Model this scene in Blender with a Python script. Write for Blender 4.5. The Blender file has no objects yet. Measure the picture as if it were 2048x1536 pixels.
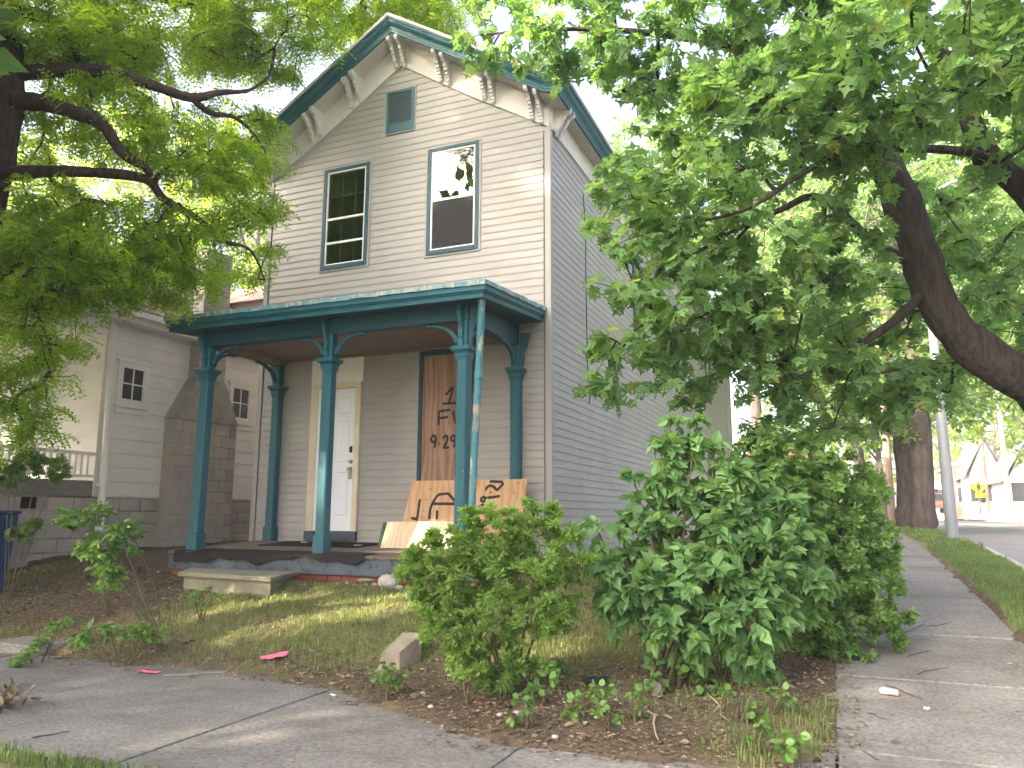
import bpy, math, random
import numpy as np
from mathutils import Vector, Matrix
random.seed(7); RNG = np.random.default_rng(11)
SC = bpy.context.scene
COL = SC.collection
R = math.radians

# ------------------------------------------------------------------ camera
F_PX = 1535.5
C0 = Vector((3.358, -9.279, 0.310))
RIGHT = Vector((0.92211512, 0.3868965, 0.00384799))
UP = Vector((0.06146441, -0.15629656, 0.98579588))
FWD = Vector((-0.3820024, 0.90878077, 0.16790378))
cam = bpy.data.cameras.new('camera')
cam.sensor_width = 36.0
cam.lens = F_PX / 2048 * 36.0
cam.clip_start = 0.05
cam.clip_end = 2000
camo = bpy.data.objects.new('camera', cam)
COL.objects.link(camo)
M = Matrix.Identity(4)
for i in range(3):
    M[i][0], M[i][1], M[i][2], M[i][3] = RIGHT[i], UP[i], -FWD[i], C0[i]
camo.matrix_world = M
SC.camera = camo

# ------------------------------------------------------------------ sky, sun, exposure
SUN_AZ = Vector((-0.60, -0.80, 0)).normalized()
SUN_EL = R(24)
TO_SUN = Vector((SUN_AZ.x * math.cos(SUN_EL), SUN_AZ.y * math.cos(SUN_EL), math.sin(SUN_EL)))
world = bpy.data.worlds.new('World')
SC.world = world
world.use_nodes = True
wn = world.node_tree
sky = wn.nodes.new('ShaderNodeTexSky')
sky.sky_type = 'NISHITA'
sky.sun_disc = False
sky.sun_elevation = SUN_EL
sky.sun_rotation = math.atan2(TO_SUN.x, TO_SUN.y)
sky.air_density = 0.4
sky.dust_density = 8.0
sky.ozone_density = 0.4
bg = wn.nodes['Background']
bg.inputs[1].default_value = 0.15
wn.links.new(sky.outputs[0], bg.inputs[0])
sl = bpy.data.lights.new('sun', 'SUN')
sl.energy = 3.0
sl.angle = R(0.6)
sl.color = (1.0, 0.86, 0.66)
so = bpy.data.objects.new('sun', sl)
COL.objects.link(so)
so.rotation_euler = (-TO_SUN).to_track_quat('-Z', 'Y').to_euler()
so.location = (-20, -14, 14)
SC.view_settings.view_transform = 'Standard'
SC.view_settings.look = 'None'
SC.view_settings.gamma = 1
SC.view_settings.use_curve_mapping = False
SC.view_settings.exposure = 3.2
try:
    SC.view_settings.use_white_balance = True
    SC.view_settings.white_balance_temperature = 6600
    SC.view_settings.white_balance_tint = 7
except Exception:
    pass
SC.cycles.use_denoising = True
SC.cycles.max_bounces = 8
SC.cycles.diffuse_bounces = 4
SC.cycles.transparent_max_bounces = 16
SC.cycles.sample_clamp_indirect = 8

# ------------------------------------------------------------------ helpers
def ray(u, v):
    return FWD + RIGHT * ((u - 1024) / F_PX) + UP * ((768 - v) / F_PX)
def px(u, v, X=None, Y=None, Z=None, t=None):
    d = ray(u, v)
    if X is not None: t = (X - C0.x) / d.x
    if Y is not None: t = (Y - C0.y) / d.y
    if Z is not None: t = (Z - C0.z) / d.z
    return C0 + d * t

def tag(o, label=None, cat=None, group=None, kind=None):
    if label: o['label'] = label
    if cat: o['category'] = cat
    if group: o['group'] = group
    if kind: o['kind'] = kind
    return o

def thing(name, loc, label, cat, group=None):
    o = bpy.data.objects.new(name, None)
    o.empty_display_size = 0.2
    o.location = loc
    COL.objects.link(o)
    return tag(o, label, cat, group)

def link(o, parent=None):
    COL.objects.link(o)
    if parent is not None:
        o.parent = parent
        if parent.type == 'EMPTY':
            o.matrix_parent_inverse = Matrix.Translation(-Vector(parent.location))
    return o

class MB:
    def __init__(s): s.v = []; s.f = []; s.sm = []
    def add(s, vs, fs, smooth=False):
        b = len(s.v)
        s.v += [tuple(p) for p in vs]
        s.f += [tuple(b + i for i in f) for f in fs]
        s.sm += [smooth] * len(fs)
        return s
    def box(s, x0, x1, y0, y1, z0, z1):
        vs = [(x0, y0, z0), (x1, y0, z0), (x1, y1, z0), (x0, y1, z0), (x0, y0, z1), (x1, y0, z1), (x1, y1, z1), (x0, y1, z1)]
        return s.add(vs, [(0, 3, 2, 1), (4, 5, 6, 7), (0, 1, 5, 4), (1, 2, 6, 5), (2, 3, 7, 6), (3, 0, 4, 7)])
    def obox(s, c, ax, ay, az):
        c, ax, ay, az = Vector(c), Vector(ax), Vector(ay), Vector(az)
        vs = [c + ax * i + ay * j + az * k for k in (-1, 1) for (i, j) in ((-1, -1), (1, -1), (1, 1), (-1, 1))]
        return s.add(vs, [(0, 3, 2, 1), (4, 5, 6, 7), (0, 1, 5, 4), (1, 2, 6, 5), (2, 3, 7, 6), (3, 0, 4, 7)])
    def prism(s, poly, o, a, b, n):          # poly (p,q) in plane o + a*p + b*q, extruded by n
        o, a, b, n = Vector(o), Vector(a), Vector(b), Vector(n)
        m = len(poly)
        vs = [o + a * p + b * q for p, q in poly] + [o + a * p + b * q + n for p, q in poly]
        fs = [tuple(range(m))[::-1], tuple(range(m, 2 * m))]
        fs += [(i, (i + 1) % m, m + (i + 1) % m, m + i) for i in range(m)]
        return s.add(vs, fs)
    def tube(s, path, rad, n=8, cap=True, smooth=True):
        path = [Vector(p) for p in path]
        if not hasattr(rad, '__len__'): rad = [rad] * len(path)
        vs = []; ref = Vector((0.31, 0.17, 0.93)).normalized()
        for i, p in enumerate(path):
            d = (path[min(i + 1, len(path) - 1)] - path[max(i - 1, 0)]).normalized()
            if abs(d.dot(ref)) > 0.95: ref = Vector((1, 0.2, 0)).normalized()
            a = d.cross(ref).normalized(); b = d.cross(a)
            for k in range(n):
                t = 2 * math.pi * k / n
                vs.append(p + (a * math.cos(t) + b * math.sin(t)) * rad[i])
        fs = [(i * n + k, i * n + (k + 1) % n, (i + 1) * n + (k + 1) % n, (i + 1) * n + k) for i in range(len(path) - 1) for k in range(n)]
        s.add(vs, fs, smooth)
        if cap:
            s.add(vs[:n], [tuple(range(n))[::-1]]); s.add(vs[-n:], [tuple(range(n))])
        return s
    def stack(s, c, secs):                   # chamfered square column: secs of (z, halfwidth, chamfer)
        vs = []; x, y = c
        for z, h, ch in secs:
            for (i, j) in ((h, -h + ch), (h, h - ch), (h - ch, h), (-h + ch, h), (-h, h - ch), (-h, -h + ch), (-h + ch, -h), (h - ch, -h)):
                vs.append((x + i, y + j, z))
        fs = [(i * 8 + k, i * 8 + (k + 1) % 8, (i + 1) * 8 + (k + 1) % 8, (i + 1) * 8 + k) for i in range(len(secs) - 1) for k in range(8)]
        fs += [tuple(range(8))[::-1], tuple(range(len(vs) - 8, len(vs)))]
        return s.add(vs, fs)
    def sweep(s, path, prof, closed=False):  # path of (point, outward vec); prof of (inset, dz)
        vs = []
        for p, o in path:
            p, o = Vector(p), Vector(o)
            vs += [p - o * a + Vector((0, 0, b)) for a, b in prof]
        n = len(prof); m = len(path)
        fs = [(i * n + k, i * n + k + 1, (i + 1) * n + k + 1, (i + 1) * n + k) for i in range(m - 1) for k in range(n - 1)]
        return s.add(vs, fs)
    def build(s, name, mat, parent=None, bevel=0.0, **tg):
        me = bpy.data.meshes.new(name)
        me.from_pydata(s.v, [], s.f)
        me.polygons.foreach_set('use_smooth', s.sm)
        me.materials.append(mat)
        me.update()
        o = bpy.data.objects.new(name, me)
        link(o, parent)
        if bevel:
            b = o.modifiers.new('bevel', 'BEVEL'); b.width = bevel; b.segments = 2; b.limit_method = 'ANGLE'; b.angle_limit = R(40)
        return tag(o, **tg) if tg else o

def fast_mesh(name, verts, faces, mat, parent=None, smooth=False, **tg):
    """verts (N,3), faces (M,k) numpy -> object"""
    me = bpy.data.meshes.new(name)
    verts = np.ascontiguousarray(verts, dtype=np.float32); faces = np.ascontiguousarray(faces, dtype=np.int32)
    nf, k = faces.shape
    me.vertices.add(len(verts)); me.vertices.foreach_set('co', verts.ravel())
    me.loops.add(nf * k); me.loops.foreach_set('vertex_index', faces.ravel())
    me.polygons.add(nf); me.polygons.foreach_set('loop_start', np.arange(0, nf * k, k, dtype=np.int32))
    me.polygons.foreach_set('use_smooth', np.full(nf, smooth))
    me.update(calc_edges=True)
    me.materials.append(mat)
    o = bpy.data.objects.new(name, me)
    link(o, parent)
    return tag(o, **tg) if tg else o

# ------------------------------------------------------------------ materials
def nodes(name):
    m = bpy.data.materials.new(name); m.use_nodes = True
    t = m.node_tree; p = t.nodes['Principled BSDF']
    return m, t, p
def N(t, kind, **kw):
    n = t.nodes.new(kind)
    for k, v in kw.items(): setattr(n, k, v)
    return n
def ramp(t, stops):
    r = t.nodes.new('ShaderNodeValToRGB')
    e = r.color_ramp.elements
    while len(e) < len(stops): e.new(0.5)
    for el, (pos, c) in zip(e, stops):
        el.position = pos; el.color = (*c, 1) if len(c) == 3 else c
    return r
def coords(t, scale=(1, 1, 1)):
    g = N(t, 'ShaderNodeNewGeometry'); mp = N(t, 'ShaderNodeMapping')
    mp.inputs['Scale'].default_value = scale
    t.links.new(g.outputs['Position'], mp.inputs[0])
    return mp.outputs[0]
def noise(t, co, scale, detail=4, rough=0.6):
    n = N(t, 'ShaderNodeTexNoise'); n.inputs['Scale'].default_value = scale
    n.inputs['Detail'].default_value = detail; n.inputs['Roughness'].default_value = rough
    t.links.new(co, n.inputs['Vector']); return n.outputs[0]
def mixc(t, fac, a, b, mode='MIX'):
    m = N(t, 'ShaderNodeMix', data_type='RGBA', blend_type=mode)
    for s, v in ((m.inputs[0], fac), (m.inputs[6], a), (m.inputs[7], b)):
        if hasattr(v, 'type') or hasattr(v, 'is_linked'): t.links.new(v, s)
        else: s.default_value = v if not hasattr(v, '__len__') else ((*v, 1) if len(v) == 3 else v)
    return m.outputs[2]
def bump(t, p, h, strength=0.3, dist=0.01):
    b = N(t, 'ShaderNodeBump'); b.inputs['Strength'].default_value = strength; b.inputs['Distance'].default_value = dist
    t.links.new(h, b.inputs['Height']); t.links.new(b.outputs[0], p.inputs['Normal'])
def simple(name, c1, c2=None, rough=0.6, scale=6, stretch=(1, 1, 1), bs=0.0, bscale=60, spec=0.4, metal=0.0, dirt=None, dirt_amt=0.5, dirt_scale=2.5, detail=5):
    m, t, p = nodes(name)
    co = coords(t, stretch)
    n = noise(t, co, scale, detail)
    r = ramp(t, [(0.3, c1), (0.7, c2 or c1)]); t.links.new(n, r.inputs[0])
    col = r.outputs[0]
    if dirt:
        d = noise(t, coords(t), dirt_scale, 8, 0.7)
        dr = ramp(t, [(0.48, (0, 0, 0)), (0.75, (dirt_amt,) * 3)]); t.links.new(d, dr.inputs[0])
        col = mixc(t, dr.outputs[0], col, dirt)
    t.links.new(col, p.inputs['Base Color'])
    p.inputs['Roughness'].default_value = rough; p.inputs['Metallic'].default_value = metal
    p.inputs['Specular IOR Level'].default_value = spec
    if bs: bump(t, p, noise(t, co, bscale, 6), bs)
    return m
def peel(name, paint, paint2, under, thr=0.62, scale=7, rough=0.5, stretch=(1, 1, 1), under2=None, fine=28):
    m, t, p = nodes(name)
    co = coords(t, stretch)
    n1 = noise(t, co, scale, 9, 0.72); n2 = noise(t, co, 2.2, 4)
    r0 = ramp(t, [(0.3, paint), (0.7, paint2)]); t.links.new(n2, r0.inputs[0])
    u = ramp(t, [(0.35, under), (0.7, under2 or under)]); t.links.new(noise(t, co, fine, 4), u.inputs[0])
    k = ramp(t, [(thr, (0, 0, 0)), (thr + 0.02, (1, 1, 1))]); t.links.new(n1, k.inputs[0])
    t.links.new(mixc(t, k.outputs[0], r0.outputs[0], u.outputs[0]), p.inputs['Base Color'])
    p.inputs['Roughness'].default_value = rough; p.inputs['Specular IOR Level'].default_value = 0.35
    bump(t, p, n1, 0.35, 0.006)
    return m
def leafmat(name, a, b, c=None, trans=0.45, rough=0.45, tcol=None, spec=0.35):
    m, t, p = nodes(name)
    g = N(t, 'ShaderNodeNewGeometry')
    st = [(0.0, a), (0.6, b)] + ([(0.93, b), (1.0, c)] if c else [])
    r = ramp(t, st); t.links.new(g.outputs['Random Per Island'], r.inputs[0])
    big = noise(t, coords(t), 1.3, 3)
    br = ramp(t, [(0.3, (0.72, 0.74, 0.72)), (0.7, (1.15, 1.12, 1.0))]); t.links.new(big, br.inputs[0])
    col = mixc(t, 1.0, r.outputs[0], br.outputs[0], 'MULTIPLY')
    t.links.new(col, p.inputs['Base Color'])
    p.inputs['Roughness'].default_value = rough; p.inputs['Specular IOR Level'].default_value = spec
    tr = N(t, 'ShaderNodeBsdfTranslucent')
    tc = mixc(t, 1.0, col, tcol or (1.45, 1.4, 0.75), 'MULTIPLY')
    t.links.new(tc, tr.inputs[0])
    ms = N(t, 'ShaderNodeMixShader'); ms.inputs[0].default_value = trans
    t.links.new(p.outputs[0], ms.inputs[1]); t.links.new(tr.outputs[0], ms.inputs[2])
    t.links.new(ms.outputs[0], t.nodes['Material Output'].inputs[0])
    return m
def glassmat(name, ior=1.9, tint=(0.75, 0.82, 0.84)):
    m = bpy.data.materials.new(name); m.use_nodes = True; t = m.node_tree
    t.nodes.remove(t.nodes['Principled BSDF'])
    tr = N(t, 'ShaderNodeBsdfTransparent'); tr.inputs[0].default_value = (*tint, 1)
    gl = N(t, 'ShaderNodeBsdfGlossy'); gl.inputs['Roughness'].default_value = 0.015
    nz = noise(t, coords(t), 2.5, 2)
    b = N(t, 'ShaderNodeBump'); b.inputs['Strength'].default_value = 0.05; b.inputs['Distance'].default_value = 0.02
    t.links.new(nz, b.inputs['Height']); t.links.new(b.outputs[0], gl.inputs['Normal'])
    fr = N(t, 'ShaderNodeFresnel'); fr.inputs[0].default_value = ior
    ms = N(t, 'ShaderNodeMixShader'); t.links.new(fr.outputs[0], ms.inputs[0])
    t.links.new(tr.outputs[0], ms.inputs[1]); t.links.new(gl.outputs[0], ms.inputs[2])
    t.links.new(ms.outputs[0], t.nodes['Material Output'].inputs[0])
    return m
def barkmat(name, a, b, scale=9, strength=0.9):
    m, t, p = nodes(name)
    co = coords(t, (1, 1, 0.22))
    n = noise(t, co, scale * 2.2, 8, 0.7)
    r = ramp(t, [(0.32, a), (0.68, b)]); t.links.new(n, r.inputs[0]); t.links.new(r.outputs[0], p.inputs['Base Color'])
    p.inputs['Roughness'].default_value = 0.9; p.inputs['Specular IOR Level'].default_value = 0.15
    bump(t, p, n, strength, 0.04)
    return m

TEAL = (0.011, 0.078, 0.104); TEAL2 = (0.018, 0.105, 0.135)
m_siding = simple('vinyl_siding_taupe', (0.305, 0.290, 0.278), (0.335, 0.319, 0.306), rough=0.5, scale=3, stretch=(0.6, 0.6, 2.5), bs=0.06, bscale=120, spec=0.35, dirt=(0.20, 0.185, 0.165), dirt_amt=0.35, dirt_scale=1.3)
m_corner = simple('corner_trim_taupe', (0.295, 0.281, 0.272), (0.325, 0.31, 0.30), rough=0.5, scale=5, spec=0.35, dirt=(0.25, 0.23, 0.2), dirt_amt=0.4)
m_sheath = simple('sheathing', (0.16, 0.15, 0.14), rough=0.9)
m_teal = peel('teal_paint', TEAL, TEAL2, (0.16, 0.19, 0.19), thr=0.635, scale=13, under2=(0.04, 0.05, 0.05), stretch=(1.6, 1.6, 0.6))
m_teald = peel('teal_trim_worn', (0.009, 0.048, 0.070), (0.014, 0.068, 0.094), (0.22, 0.25, 0.25), thr=0.70, scale=14)
m_tealroof = peel('porch_roof_edge_peeling', (0.05, 0.19, 0.23), (0.16, 0.30, 0.32), (0.42, 0.42, 0.40), thr=0.50, scale=9, under2=(0.16, 0.15, 0.14), stretch=(1, 1, 0.4), fine=40)
m_pipe = peel('downspout_peeling', (0.035, 0.15, 0.19), (0.06, 0.22, 0.26), (0.36, 0.35, 0.33), thr=0.585, scale=5, under2=(0.22, 0.13, 0.08), stretch=(1, 1, 0.35), fine=9)
m_white = peel('white_trim_paint', (0.52, 0.49, 0.475), (0.60, 0.575, 0.56), (0.33, 0.25, 0.20), thr=0.70, scale=5, rough=0.6, under2=(0.42, 0.38, 0.33))
m_soffit = peel('soffit_paint', (0.46, 0.42, 0.39), (0.53, 0.50, 0.475), (0.25, 0.18, 0.13), thr=0.69, scale=2.6, rough=0.7, under2=(0.4, 0.34, 0.28))
m_drip = simple('roof_edge_metal', (0.45, 0.42, 0.42), (0.55, 0.52, 0.51), rough=0.55, scale=8)
m_shingle = simple('roof_shingle', (0.07, 0.065, 0.06), (0.14, 0.13, 0.12), rough=0.95, scale=30, bs=0.6, bscale=90)
m_alum = simple('storm_window_aluminium', (0.62, 0.62, 0.64), (0.74, 0.74, 0.76), rough=0.4, scale=12, spec=0.5)
m_glass = glassmat('window_glass')
m_mesh = None
m_screen = glassmat('window_screen_glass', 1.5, (0.5, 0.52, 0.55))
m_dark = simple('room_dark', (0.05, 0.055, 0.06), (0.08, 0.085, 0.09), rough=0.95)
m_muntin = simple('old_muntin', (0.05, 0.09, 0.095), (0.08, 0.13, 0.13), rough=0.6)
m_door = simple('door_white', (0.72, 0.74, 0.80), (0.76, 0.78, 0.83), rough=0.4, scale=3, dirt=(0.5, 0.48, 0.45), dirt_amt=0.2)
m_cream = simple('door_casing_cream', (0.60, 0.52, 0.38), (0.66, 0.58, 0.44), rough=0.55, scale=4, stretch=(3, 3, 0.6), dirt=(0.4, 0.33, 0.22), dirt_amt=0.4)
m_panel = simple('white_panel', (0.66, 0.63, 0.59), (0.72, 0.69, 0.65), rough=0.55, scale=5, stretch=(4, 4, 0.5))
m_metal = simple('door_hardware', (0.18, 0.16, 0.13), (0.35, 0.32, 0.28), rough=0.35, scale=30, metal=0.8)
m_ceil = simple('porch_ceiling_wood', (0.17, 0.12, 0.095), (0.27, 0.20, 0.16), rough=0.75, scale=5, stretch=(0.8, 6, 1))
m_floorb = simple('porch_floor_wood', (0.10, 0.075, 0.06), (0.20, 0.15, 0.12), rough=0.85, scale=6, stretch=(5, 0.8, 1), bs=0.3, dirt=(0.05, 0.045, 0.04), dirt_amt=0.7)
m_carpet = simple('dark_carpet', (0.018, 0.018, 0.02), (0.036, 0.034, 0.034), rough=1.0, scale=40, bs=0.8, bscale=220, spec=0.05, dirt=(0.06, 0.05, 0.043), dirt_amt=0.6)
m_skirt = peel('blue_grey_skirt_paint', (0.05, 0.068, 0.098), (0.07, 0.092, 0.128), (0.016, 0.017, 0.02), thr=0.56, scale=11, under2=(0.06, 0.05, 0.045), rough=0.6)
m_redbase = simple('red_painted_brick', (0.16, 0.028, 0.022), (0.24, 0.05, 0.035), rough=0.8, scale=9, bs=0.4, bscale=30, dirt=(0.12, 0.09, 0.07), dirt_amt=0.7, dirt_scale=4)
m_mortarred = simple('red_mortar', (0.11, 0.03, 0.024), (0.16, 0.05, 0.04), rough=0.95, scale=20)
m_step = simple('concrete_step', (0.16, 0.15, 0.11), (0.25, 0.235, 0.185), rough=0.85, scale=5, bs=0.35, bscale=70, dirt=(0.11, 0.12, 0.06), dirt_amt=0.6, dirt_scale=3)
def plymat(name, a, b, k, sat=1):
    m, t, p = nodes(name)
    co = coords(t, (1.0, 1.0, 0.16)); n = noise(t, co, 7, 6, 0.65)
    w = N(t, 'ShaderNodeTexWave'); w.inputs['Scale'].default_value = 3.2; w.inputs['Distortion'].default_value = 14; w.inputs['Detail'].default_value = 3; w.inputs['Detail Scale'].default_value = 1.1
    t.links.new(co, w.inputs['Vector'])
    r = ramp(t, [(0.25, a), (0.75, b)]); t.links.new(n, r.inputs[0])
    kr = ramp(t, [(0.35, (1, 1, 1)), (0.9, (k, k * 0.93, k * 0.88))]); t.links.new(w.outputs[0], kr.inputs[0])
    t.links.new(mixc(t, 1.0, r.outputs[0], kr.outputs[0], 'MULTIPLY'), p.inputs['Base Color'])
    p.inputs['Roughness'].default_value = 0.75; p.inputs['Specular IOR Level'].default_value = 0.2
    return m
m_plyred = plymat('plywood_weathered_red', (0.26, 0.15, 0.105), (0.40, 0.26, 0.19), 0.74)
m_ply = plymat('plywood_bare', (0.44, 0.27, 0.15), (0.56, 0.37, 0.22), 0.86)
m_ply2 = plymat('plywood_pale', (0.60, 0.47, 0.31), (0.68, 0.56, 0.40), 0.9)
m_spray = simple('black_spray_paint', (0.018, 0.016, 0.018), (0.03, 0.027, 0.027), rough=0.8, scale=40)
m_ghost = simple('faded_glue_marks', (0.24, 0.23, 0.225), (0.30, 0.285, 0.275), rough=0.9, scale=40)
m_black = simple('black_rubber', (0.012, 0.012, 0.013), rough=0.6)
m_wht = simple('white_clapboard', (0.76, 0.725, 0.69), (0.81, 0.78, 0.75), rough=0.6, scale=3, stretch=(0.7, 0.7, 3), bs=0.05, dirt=(0.5, 0.45, 0.4), dirt_amt=0.35, dirt_scale=1.2)
m_block = simple('concrete_block', (0.37, 0.335, 0.30), (0.47, 0.43, 0.395), rough=0.95, scale=4, bs=0.5, bscale=60, dirt=(0.13, 0.11, 0.085), dirt_amt=0.6, dirt_scale=2.0)
m_block2 = simple('concrete_block_dark', (0.30, 0.27, 0.24), (0.40, 0.36, 0.325), rough=0.95, scale=5, bs=0.5, bscale=60, dirt=(0.11, 0.11, 0.07), dirt_amt=0.6, dirt_scale=2.6)
m_mortar = simple('mortar', (0.30, 0.27, 0.24), (0.37, 0.335, 0.30), rough=1.0, scale=12)
m_nroof = simple('brown_shingles', (0.13, 0.085, 0.065), (0.22, 0.155, 0.12), rough=0.95, scale=14, bs=0.5, bscale=60)
m_greywood = simple('grey_porch_skirt', (0.17, 0.155, 0.145), (0.22, 0.20, 0.19), rough=0.8, scale=4)
m_conc = None
def concmat():
    m, t, p = nodes('sidewalk_concrete')
    co = coords(t)
    a = noise(t, co, 1.1, 6, 0.6); b = noise(t, co, 38, 6, 0.7); c = noise(t, coords(t, (0.5, 2.2, 1)), 2.4, 6, 0.65)
    r = ramp(t, [(0.28, (0.125, 0.118, 0.11)), (0.5, (0.20, 0.19, 0.18)), (0.72, (0.25, 0.238, 0.226))]); t.links.new(a, r.inputs[0])
    s = ramp(t, [(0.36, (0.6, 0.59, 0.58)), (0.55, (1, 1, 1)), (0.72, (1.25, 1.25, 1.25))]); t.links.new(b, s.inputs[0])
    d = ramp(t, [(0.5, (0, 0, 0)), (0.72, (0.55,) * 3)]); t.links.new(c, d.inputs[0])
    col = mixc(t, 1.0, r.outputs[0], s.outputs[0], 'MULTIPLY')
    t.links.new(mixc(t, d.outputs[0], col, (0.115, 0.098, 0.082)), p.inputs['Base Color'])
    p.inputs['Roughness'].default_value = 0.9; p.inputs['Specular IOR Level'].default_value = 0.2
    bump(t, p, b, 0.5, 0.006)
    return m
m_conc = concmat()
m_asph = simple('asphalt_road', (0.15, 0.145, 0.15), (0.19, 0.185, 0.19), rough=0.9, scale=1.4, bs=0.3, bscale=160, dirt=(0.16, 0.15, 0.14), dirt_amt=0.4, dirt_scale=1.0)
m_kerb = simple('kerb_concrete', (0.26, 0.25, 0.24), (0.34, 0.33, 0.31), rough=0.9, scale=6)
m_stone = simple('tan_stone', (0.17, 0.145, 0.115), (0.28, 0.245, 0.20), rough=0.9, scale=6, bs=0.5, bscale=30, dirt=(0.10, 0.085, 0.065), dirt_amt=0.7)
m_stonew = simple('pale_stone', (0.30, 0.275, 0.245), (0.42, 0.39, 0.355), rough=0.85, scale=9, bs=0.4, bscale=40)
m_pink = simple('pink_plastic', (0.85, 0.14, 0.24), (0.9, 0.20, 0.30), rough=0.5, scale=10)
m_paper = simple('white_paper', (0.75, 0.75, 0.76), (0.82, 0.82, 0.82), rough=0.7)
m_bluebin = simple('blue_plastic', (0.008, 0.035, 0.10), (0.012, 0.05, 0.13), rough=0.45)
m_pole = simple('galvanised_pole', (0.17, 0.185, 0.20), (0.23, 0.25, 0.265), rough=0.5, scale=5, stretch=(1, 1, 0.3), metal=0.3)
m_wood = simple('weathered_pole_wood', (0.17, 0.11, 0.085), (0.28, 0.20, 0.16), rough=0.9, scale=8, stretch=(3, 3, 0.3), bs=0.3)
m_stick = simple('dry_stick', (0.24, 0.18, 0.13), (0.36, 0.28, 0.20), rough=0.9, scale=20)
m_twigd = simple('dark_twig', (0.05, 0.04, 0.035), (0.09, 0.07, 0.06), rough=0.9, scale=20)
m_bark1 = barkmat('locust_bark', (0.028, 0.020, 0.016), (0.085, 0.062, 0.05))
m_bark2 = barkmat('maple_bark', (0.022, 0.018, 0.016), (0.085, 0.072, 0.066))
m_bark3 = barkmat('old_trunk_bark', (0.035, 0.028, 0.026), (0.11, 0.09, 0.082), scale=6)
m_stem = simple('shrub_stem', (0.06, 0.05, 0.03), (0.12, 0.09, 0.06), rough=0.85, scale=15)
m_brick = simple('red_brick_wall', (0.20, 0.085, 0.065), (0.27, 0.125, 0.10), rough=0.9, scale=8)
m_yellow = simple('yellow_sign', (0.85, 0.52, 0.02), (0.9, 0.58, 0.03), rough=0.5)
m_green = simple('green_street_sign', (0.02, 0.25, 0.20), rough=0.5)
m_carred = simple('dull_red_car_paint', (0.30, 0.10, 0.09), (0.35, 0.13, 0.11), rough=0.3, spec=0.6)
m_carglass = simple('car_glass', (0.02, 0.025, 0.03), rough=0.1, spec=0.7)
m_tyre = simple('tyre', (0.015, 0.015, 0.015), rough=0.9)

L_maple = leafmat('maple_leaf', (0.118, 0.22, 0.105), (0.195, 0.345, 0.145), (0.33, 0.38, 0.11), trans=0.58, rough=0.6, spec=0.25)
L_maple_far = leafmat('maple_leaf_far', (0.085, 0.165, 0.055), (0.15, 0.265, 0.08), (0.25, 0.28, 0.07), trans=0.52)
L_locust = leafmat('locust_leaf', (0.165, 0.295, 0.042), (0.28, 0.455, 0.072), (0.48, 0.50, 0.06), trans=0.72, tcol=(1.6, 1.4, 0.5))
L_back = leafmat('back_tree_leaf', (0.12, 0.23, 0.035), (0.23, 0.36, 0.055), (0.42, 0.42, 0.05), trans=0.58, tcol=(1.6, 1.4, 0.5))
L_privet = leafmat('privet_leaf', (0.13, 0.24, 0.062), (0.225, 0.365, 0.10), (0.32, 0.45, 0.14), trans=0.45, rough=0.55, spec=0.25)
L_hib = leafmat('hibiscus_leaf', (0.105, 0.215, 0.092), (0.18, 0.335, 0.135), (0.26, 0.40, 0.15), trans=0.45, rough=0.6, spec=0.2)
L_tip = leafmat('young_leaf', (0.15, 0.27, 0.06), (0.24, 0.38, 0.10), trans=0.35)
L_honey = leafmat('honeysuckle_leaf', (0.095, 0.195, 0.065), (0.165, 0.295, 0.095), (0.25, 0.36, 0.12), trans=0.45, rough=0.6, spec=0.2)
L_weed = leafmat('weed_leaf', (0.09, 0.185, 0.05), (0.155, 0.28, 0.08), trans=0.35)
L_yellow = leafmat('yellow_shrub_leaf', (0.28, 0.24, 0.02), (0.40, 0.33, 0.03), trans=0.35)
L_grass = leafmat('grass_blade', (0.30, 0.27, 0.14), (0.15, 0.21, 0.07), (0.10, 0.17, 0.05), trans=0.35, tcol=(1.4, 1.3, 0.6))
L_verge = leafmat('verge_grass', (0.09, 0.15, 0.05), (0.145, 0.22, 0.075), (0.28, 0.29, 0.14), trans=0.3, tcol=(1.4, 1.3, 0.6))
L_dead = leafmat('dead_leaf', (0.07, 0.05, 0.036), (0.25, 0.19, 0.135), (0.42, 0.36, 0.29), trans=0.1, tcol=(1.2, 1.0, 0.7), spec=0.15)

def meshmat():
    m = bpy.data.materials.new('insect_screen_mesh'); m.use_nodes = True; t = m.node_tree
    p = t.nodes['Principled BSDF']; p.inputs['Base Color'].default_value = (0.02, 0.021, 0.024, 1); p.inputs['Roughness'].default_value = 0.8
    tr = N(t, 'ShaderNodeBsdfTransparent'); ms = N(t, 'ShaderNodeMixShader')
    r = ramp(t, [(0.3, (0.72,) * 3), (0.7, (0.84,) * 3)]); t.links.new(noise(t, coords(t), 3, 3), r.inputs[0]); t.links.new(r.outputs[0], ms.inputs[0])
    t.links.new(tr.outputs[0], ms.inputs[1]); t.links.new(p.outputs[0], ms.inputs[2]); t.links.new(ms.outputs[0], t.nodes['Material Output'].inputs[0])
    return m
m_mesh = meshmat()

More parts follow.
